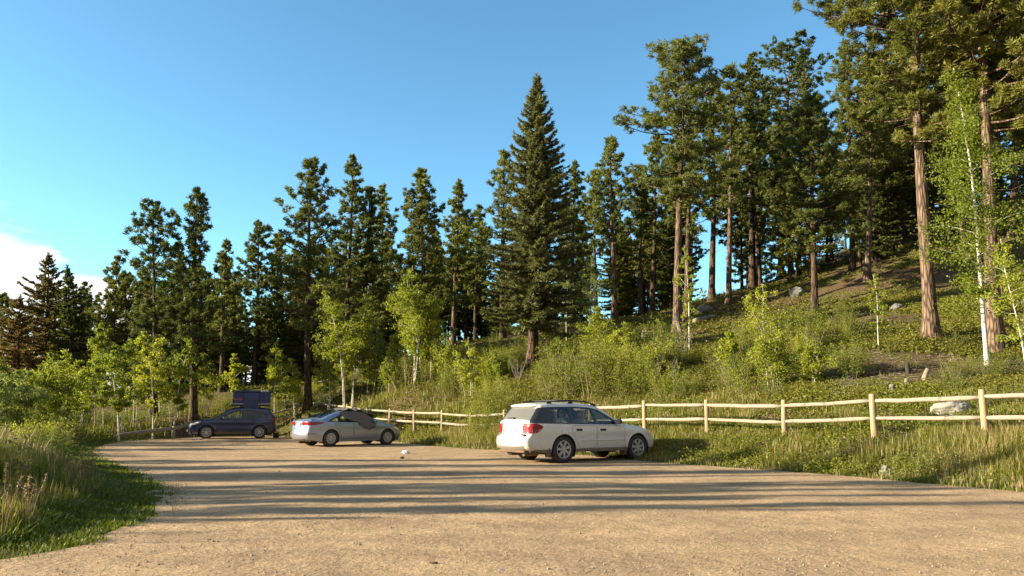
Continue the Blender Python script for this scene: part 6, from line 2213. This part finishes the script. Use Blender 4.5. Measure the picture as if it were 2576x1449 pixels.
# ------------------------------------------------------------------ rocks, stumps, fallen logs
def rock_mesh(s, seed, flat=.6):
    bm = bmesh.new()
    bmesh.ops.create_icosphere(bm, subdivisions=4, radius=1.0)
    r_ = np.random.default_rng(seed)
    pl = norm(r_.normal(0, 1, (9, 3))); dd = r_.uniform(.62, .92, 9)
    for v in bm.verts:
        p = np.array(v.co)
        for n_, d_ in zip(pl, dd):
            e = p.dot(n_) - d_
            if e > 0:
                p = p - n_ * e * .92
        p = p * (1 + .05 * math.sin(p[0] * 7 + seed) * math.sin(p[1] * 6 + p[2] * 5) + .035 * math.sin(p[0] * 17 + p[1] * 13 + seed) * math.sin(p[2] * 19 + p[1] * 7))
        v.co = p * np.array([s[0], s[1], s[2]])
    me = bpy.data.meshes.new("rock")
    bm.to_mesh(me); bm.free()
    return me


def rock(label, b, s, seed, mat='rock', name='rock', cat='rock', group=None, rz=0.0, sink=.25):
    me = rock_mesh(s, seed)
    me.materials.append(M[mat])
    o = link(name, me)
    o.location = (b[0], b[1], b[2] + s[2] * (1 - 2 * sink))
    o.rotation_euler = (0, 0, rz)
    return tag(o, label, cat, group)


bp = base(2398, 1060, 18.0)
rock("broad pale granite boulder half hidden behind the rails near the end of the fence", bp, (.54, .34, .27), 3, name='boulder', cat='boulder', rz=.2)
rock("small squarish pale rock in the weeds at the foot of the bank", base(2232, 1188, 15.6), (.16, .13, .15), 8, 'rock_dark')
rock("round grey boulder in the shade beneath the dark bushy pine", base(2005, 765, 50), (.55, .45, .42), 5, 'rock_dark', 'boulder', 'boulder')
rock("rounded shaded boulder on the upper slope downhill of the big red pine", base(2250, 705, 38), (.42, .36, .26), 15, 'rock_dark', 'boulder', 'boulder')
rock("weathered outcrop block among the trunks high on the hillside", base(2275, 560, 62), (1.5, 1.2, .6), 22, 'rock_dark', 'outcrop', 'rock')
rock("tilted outcrop slab on the crest between the dark trunks", base(2310, 530, 66), (1.4, 1.1, .5), 27, 'rock_dark', 'outcrop', 'rock')
rock("low stone in the grass just uphill of the pale sunlit trunk", base(1772, 770, 52), (.6, .5, .4), 33, 'rock_dark')
for k in range(14):
    x, Y = rnd.uniform(2050, 2560), rnd.uniform(28, 60)
    X = (x - 1288) / FPX * Y
    s_ = rnd.uniform(.10, .26)
    rock("small half-buried stone scattered on the shaded upper hillside", (X, Y, hz(X, Y)), (s_, s_ * rnd.uniform(.6, 1), s_ * .6), 40 + k, 'rock_dark', group="stones on the upper hillside", rz=k)
for k in range(12):
    x, y = rnd.uniform(300, 2400), rnd.uniform(1180, 1440)
    p = on_lot(x, y)
    if not bool(in_poly([p[0]], [p[1]], LOT)[0]):
        continue
    s_ = rnd.uniform(.012, .022)
    rock("walnut-sized loose stone lying on the open gravel", p, (s_, s_ * .8, s_ * .7), 80 + k, 'pebble', group="loose stones on the gravel", rz=k, sink=.1)


def stump(label, b, hgt, r, mat='deadwood', lean=(0, 0)):
    g = Geo()
    n = 11
    tube(g, [(0, 0, -.15), (0, 0, .05), (lean[0] * .5, lean[1] * .5, hgt * .6), (lean[0], lean[1], hgt)], [r * 1.4, r * 1.15, r, r * .85], n, jitter=.12)
    v = g.v[-1]
    v[3 * n:4 * n, 2] += rng.uniform(-.25, .25, n) * hgt * .5            # splintered rim
    o = g.build("tree_stump", M[mat], smooth=False)
    o.location = tuple(b)
    return tag(o, label, "stump")


stump("short sunlit grey stump on the bare patch above the fence", base(2242, 950, 21.5), .24, .08)
stump("slim pointed grey stump between two others on the bare patch", base(2280, 945, 22), .22, .06)
stump("forked pale stump at the uphill end of the bare patch", base(2325, 938, 22.5), .32, .07, lean=(.12, 0))
stump("charred black stump standing up from the burnt log", base(2283, 918, 23.5), .30, .07, 'charred')
stump("little charred stub beside the burnt log's downhill end", base(2205, 908, 24), .2, .06, 'charred')
stump("pale broken stump in the brush below the spindly aspen", base(1712, 955, 28.5), .4, .11)
stump("grey stump in the shade beside the tall orange-trunked pine", base(1622, 838, 44), .6, .18)
stump("snapped grey trunk leaning beside the orange pine's foot", base(1720, 900, 36), 1.6, .10, lean=(-.35, 0))
stump("tall jagged dead stump uphill of the red-barked pine", base(2512, 780, 31), 1.5, .22)


def fallen(label, a, b, r, mat='deadwood', name='fallen_log', lift=.5, twigs=0):
    g = Geo()
    a, b = np.array(a), np.array(b)
    o0 = a.copy()
    n = 8
    t = np.linspace(0, 1, n)[:, None]
    P = a * (1 - t) + b * t
    P[:, 2] = h(P[:, 0], P[:, 1]) + r * lift
    P[:, 2] = P[:, 2] * .5 + np.linspace(P[0, 2], P[-1, 2], n) * .5
    tube(g, P - o0, np.linspace(r, r * .65, n), 8, jitter=.10)
    for k in range(twigs):
        q_ = P[rng.integers(1, n)] - o0
        d = norm(np.array([rng.uniform(-1, 1), rng.uniform(-1, .3), rng.uniform(.4, 1.4)]))
        L = rng.uniform(.4, 1.1)
        m_ = q_ + d * L * .6 + rng.normal(0, .08, 3)
        tube(g, [q_, q_ + d * L * .3 + rng.normal(0, .04, 3), m_, m_ + norm(d + rng.normal(0, .6, 3)) * L * .4], [.028, .02, .014, .005], 4, cap=False)
    o = g.build(name, M[mat], smooth=True)
    o.location = tuple(o0)
    return tag(o, label, "log")


fallen("pale fallen log lying across the grass uphill of the sapling thicket", base(2092, 955, 22.5), base(2160, 965, 21.8), .055)
fallen("long charred black log across the bare patch above the fence", base(2130, 918, 24), base(2290, 915, 23.8), .10, 'charred')
fallen("thin bleached log beside the foot of the lone red pine", base(2362, 808, 30), base(2425, 812, 29.5), .06)
fallen("dark fallen log lying in the shade uphill of the lone sapling", base(2085, 790, 37), base(2185, 780, 37), .16, 'charred')
fallen("bleached branchy deadfall heaped on the slope beside the spindly aspen", base(1750, 860, 38), base(1905, 838, 38), .11, twigs=26)
fallen("second tangle of grey dead branches lower on the same slope", base(1640, 905, 33), base(1730, 888, 34), .12, twigs=14)
fallen("grey log lying half in shade near the crest gap", base(1745, 790, 48), base(1800, 772, 49), .2)
fallen("bleached log on the forest floor behind the fence corner pine", base(775, 962, 56), base(860, 955, 56), .14)
fallen("pale fallen log behind the aspen clumps in the shade", base(905, 968, 52), base(1015, 962, 52), .12)
fallen("dark fallen trunk across the slope behind the triple-stemmed aspen", base(1090, 880, 52), base(1190, 866, 53), .2, 'charred')
fallen("grey stick-like log in the grass just behind the middle fence span", base(1865, 1048, 20.8), base(1935, 1056, 20.4), .04)

# ------------------------------------------------------------------ small things on the lot
g = Geo()
box(g, (0, 0, .12), (.32, .24, .24), bev=.03); box(g, (0, 0, .25), (.34, .26, .03), bev=.01)
cr_ = g.build("storage_crate", pbr("crate_plastic", (0.02, 0.021, 0.026), .6))
p = on_lot(694, 1102); cr_.location = (p[0], p[1], p[2] + .022)
cr_.rotation_euler = (0, 0, .3)
tag(cr_, "small dark lidded box on the ground behind the dark SUV's rear wheel", "box")
g = Geo()
for sd in (-.13, .13):
    tube(g, [(sd, -.02, .26), (sd, -.02, .31)], .012, 5)
tube(g, [(-.13, -.02, .31), (.13, -.02, .31)], .014, 6)
g.build("handle", CM['black_plastic'], cr_)
g = Geo()
nx = 10
XX, YY = np.meshgrid(np.linspace(-.28, .28, nx), np.linspace(-.2, .2, nx))
ZZ = .03 + .018 * np.sin(XX * 13) * np.cos(YY * 11)
q = [(i_ * nx + j_, i_ * nx + j_ + 1, (i_ + 1) * nx + j_ + 1, (i_ + 1) * nx + j_) for i_ in range(nx - 1) for j_ in range(nx - 1)]
vt = np.stack([XX, YY, ZZ], -1).reshape(-1, 3)
g.add(vt, None, q); g.add(vt - [0, 0, .025], None, [f[::-1] for f in q])
mat_ = g.build("doormat", pbr("purple_mat", (0.14, 0.12, 0.24), .9), smooth=True)
p = on_lot(493, 1107); mat_.location = (p[0], p[1], p[2] + .02); mat_.rotation_euler = (0, 0, .2)
tag(mat_, "folded purple-grey mat on the gravel by the dark SUV's front wheel", "mat")


def litter(name, label, cat, px, r, mat, seed, group=None):
    bm = bmesh.new(); bmesh.ops.create_icosphere(bm, subdivisions=3, radius=1)
    r_ = np.random.default_rng(seed)
    for v in bm.verts:
        p = np.array(v.co)
        k = 1 + .35 * math.sin(p[0] * 5 + seed) * math.sin(p[1] * 6 + 2) + .25 * r_.uniform(-1, 1)
        v.co = p * k * np.array([r[0], r[1], r[2]])
    me = bpy.data.meshes.new(name); bm.to_mesh(me); bm.free(); me.materials.append(mat)
    o = link(name, me); p = on_lot(*px); o.location = (p[0], p[1], p[2] + .03 + r[2] * .7)
    return tag(o, label, cat, group)


litter("crumpled_paper", "crumpled white tissue lying on the gravel between the silver sedan and the white wagon", "litter", (1020, 1144), (.12, .09, .07), pbr("tissue", (0.80, 0.79, 0.80), .8), 4)
litter("dirt_clod", "small dark clod on the gravel below the white tissue", "clod", (1012, 1156), (.05, .04, .03), M['charred'], 6)
litter("bark_chip", "reddish bark chip on the gravel close to the bottom of the view", "bark", (1090, 1426), (.030, .018, .008), pbr("bark_chip", (0.16, 0.075, 0.045), .8), 9)
litter("foil_scrap", "tiny shiny scrap on the gravel at the bottom of the view", "litter", (1262, 1446), (.02, .012, .008), CM['chrome'], 10)
g = Geo()
tube(g, [(0, 0, .03), (.5, .35, .05), (.9, .9, .03)], [.012, .01, .006], 5)
tube(g, [(.5, .35, .05), (.45, .7, .18)], [.008, .004], 4)
p = on_lot(545, 1124); tw = g.build("fallen_twig", M['deadwood'], smooth=True); tw.location = (p[0], p[1], p[2] + .02)
tag(tw, "thin bare twig lying on the gravel in front of the dark SUV", "twig")

# weeds of the downhill verge that stand out singly
def weed(label, b, hgt, n, mat, seedy, group=None):
    root = thing("tall_weed", label, "weed", tuple(b), group)
    st = Geo()
    for k in range(n):
        hd = Geo()
        a = rng.uniform(0, 6.28); s_ = rng.uniform(.05, .28) * hgt
        e = np.array([math.cos(a) * s_, math.sin(a) * s_, hgt * rng.uniform(.7, 1)])
        tube(st, [(0, 0, -.05), e * .5 + [0, 0, hgt * .08], e], [.006, .004, .002], 4, cap=False)
        m = 26
        t = rng.uniform(.72, 1.0, m)
        if seedy:
            c = e * t[:, None] + rng.normal(0, .012, (m, 3)); leaves(hd, c, .03, aspect=.4)
        else:
            t = rng.uniform(.25, 1.0, m); c = e * t[:, None] + rng.normal(0, .05, (m, 3)); leaves(hd, c, .075, aspect=.35)
        hd.build("seed_head" if seedy else "foliage", M[mat], root, tint=True)
    st.build("stalks", M['stem'] if not seedy else M['grass_dry'], root)


weed("fluffy tan seed plumes at the very edge of the downhill verge", base(8, 1300, 7.4), .8, 4, 'grass_dry', True)
weed("pale seeding stalks beside the fluffy plumes on the downhill verge", base(70, 1290, 8.0), .65, 4, 'grass_dry', True)
weed("branched green weed standing above the shaded verge grass", base(60, 1250, 9.6), 1.05, 7, 'grass', False)
weed("dry flowering stalks at the verge end of the grass tongue", base(215, 1215, 12.0), .7, 9, 'grass_dry', True)
weed("tall yellowish grass tuft catching the sun at the far verge corner", base(170, 1120, 20), 1.1, 16, 'grass_dry', True)
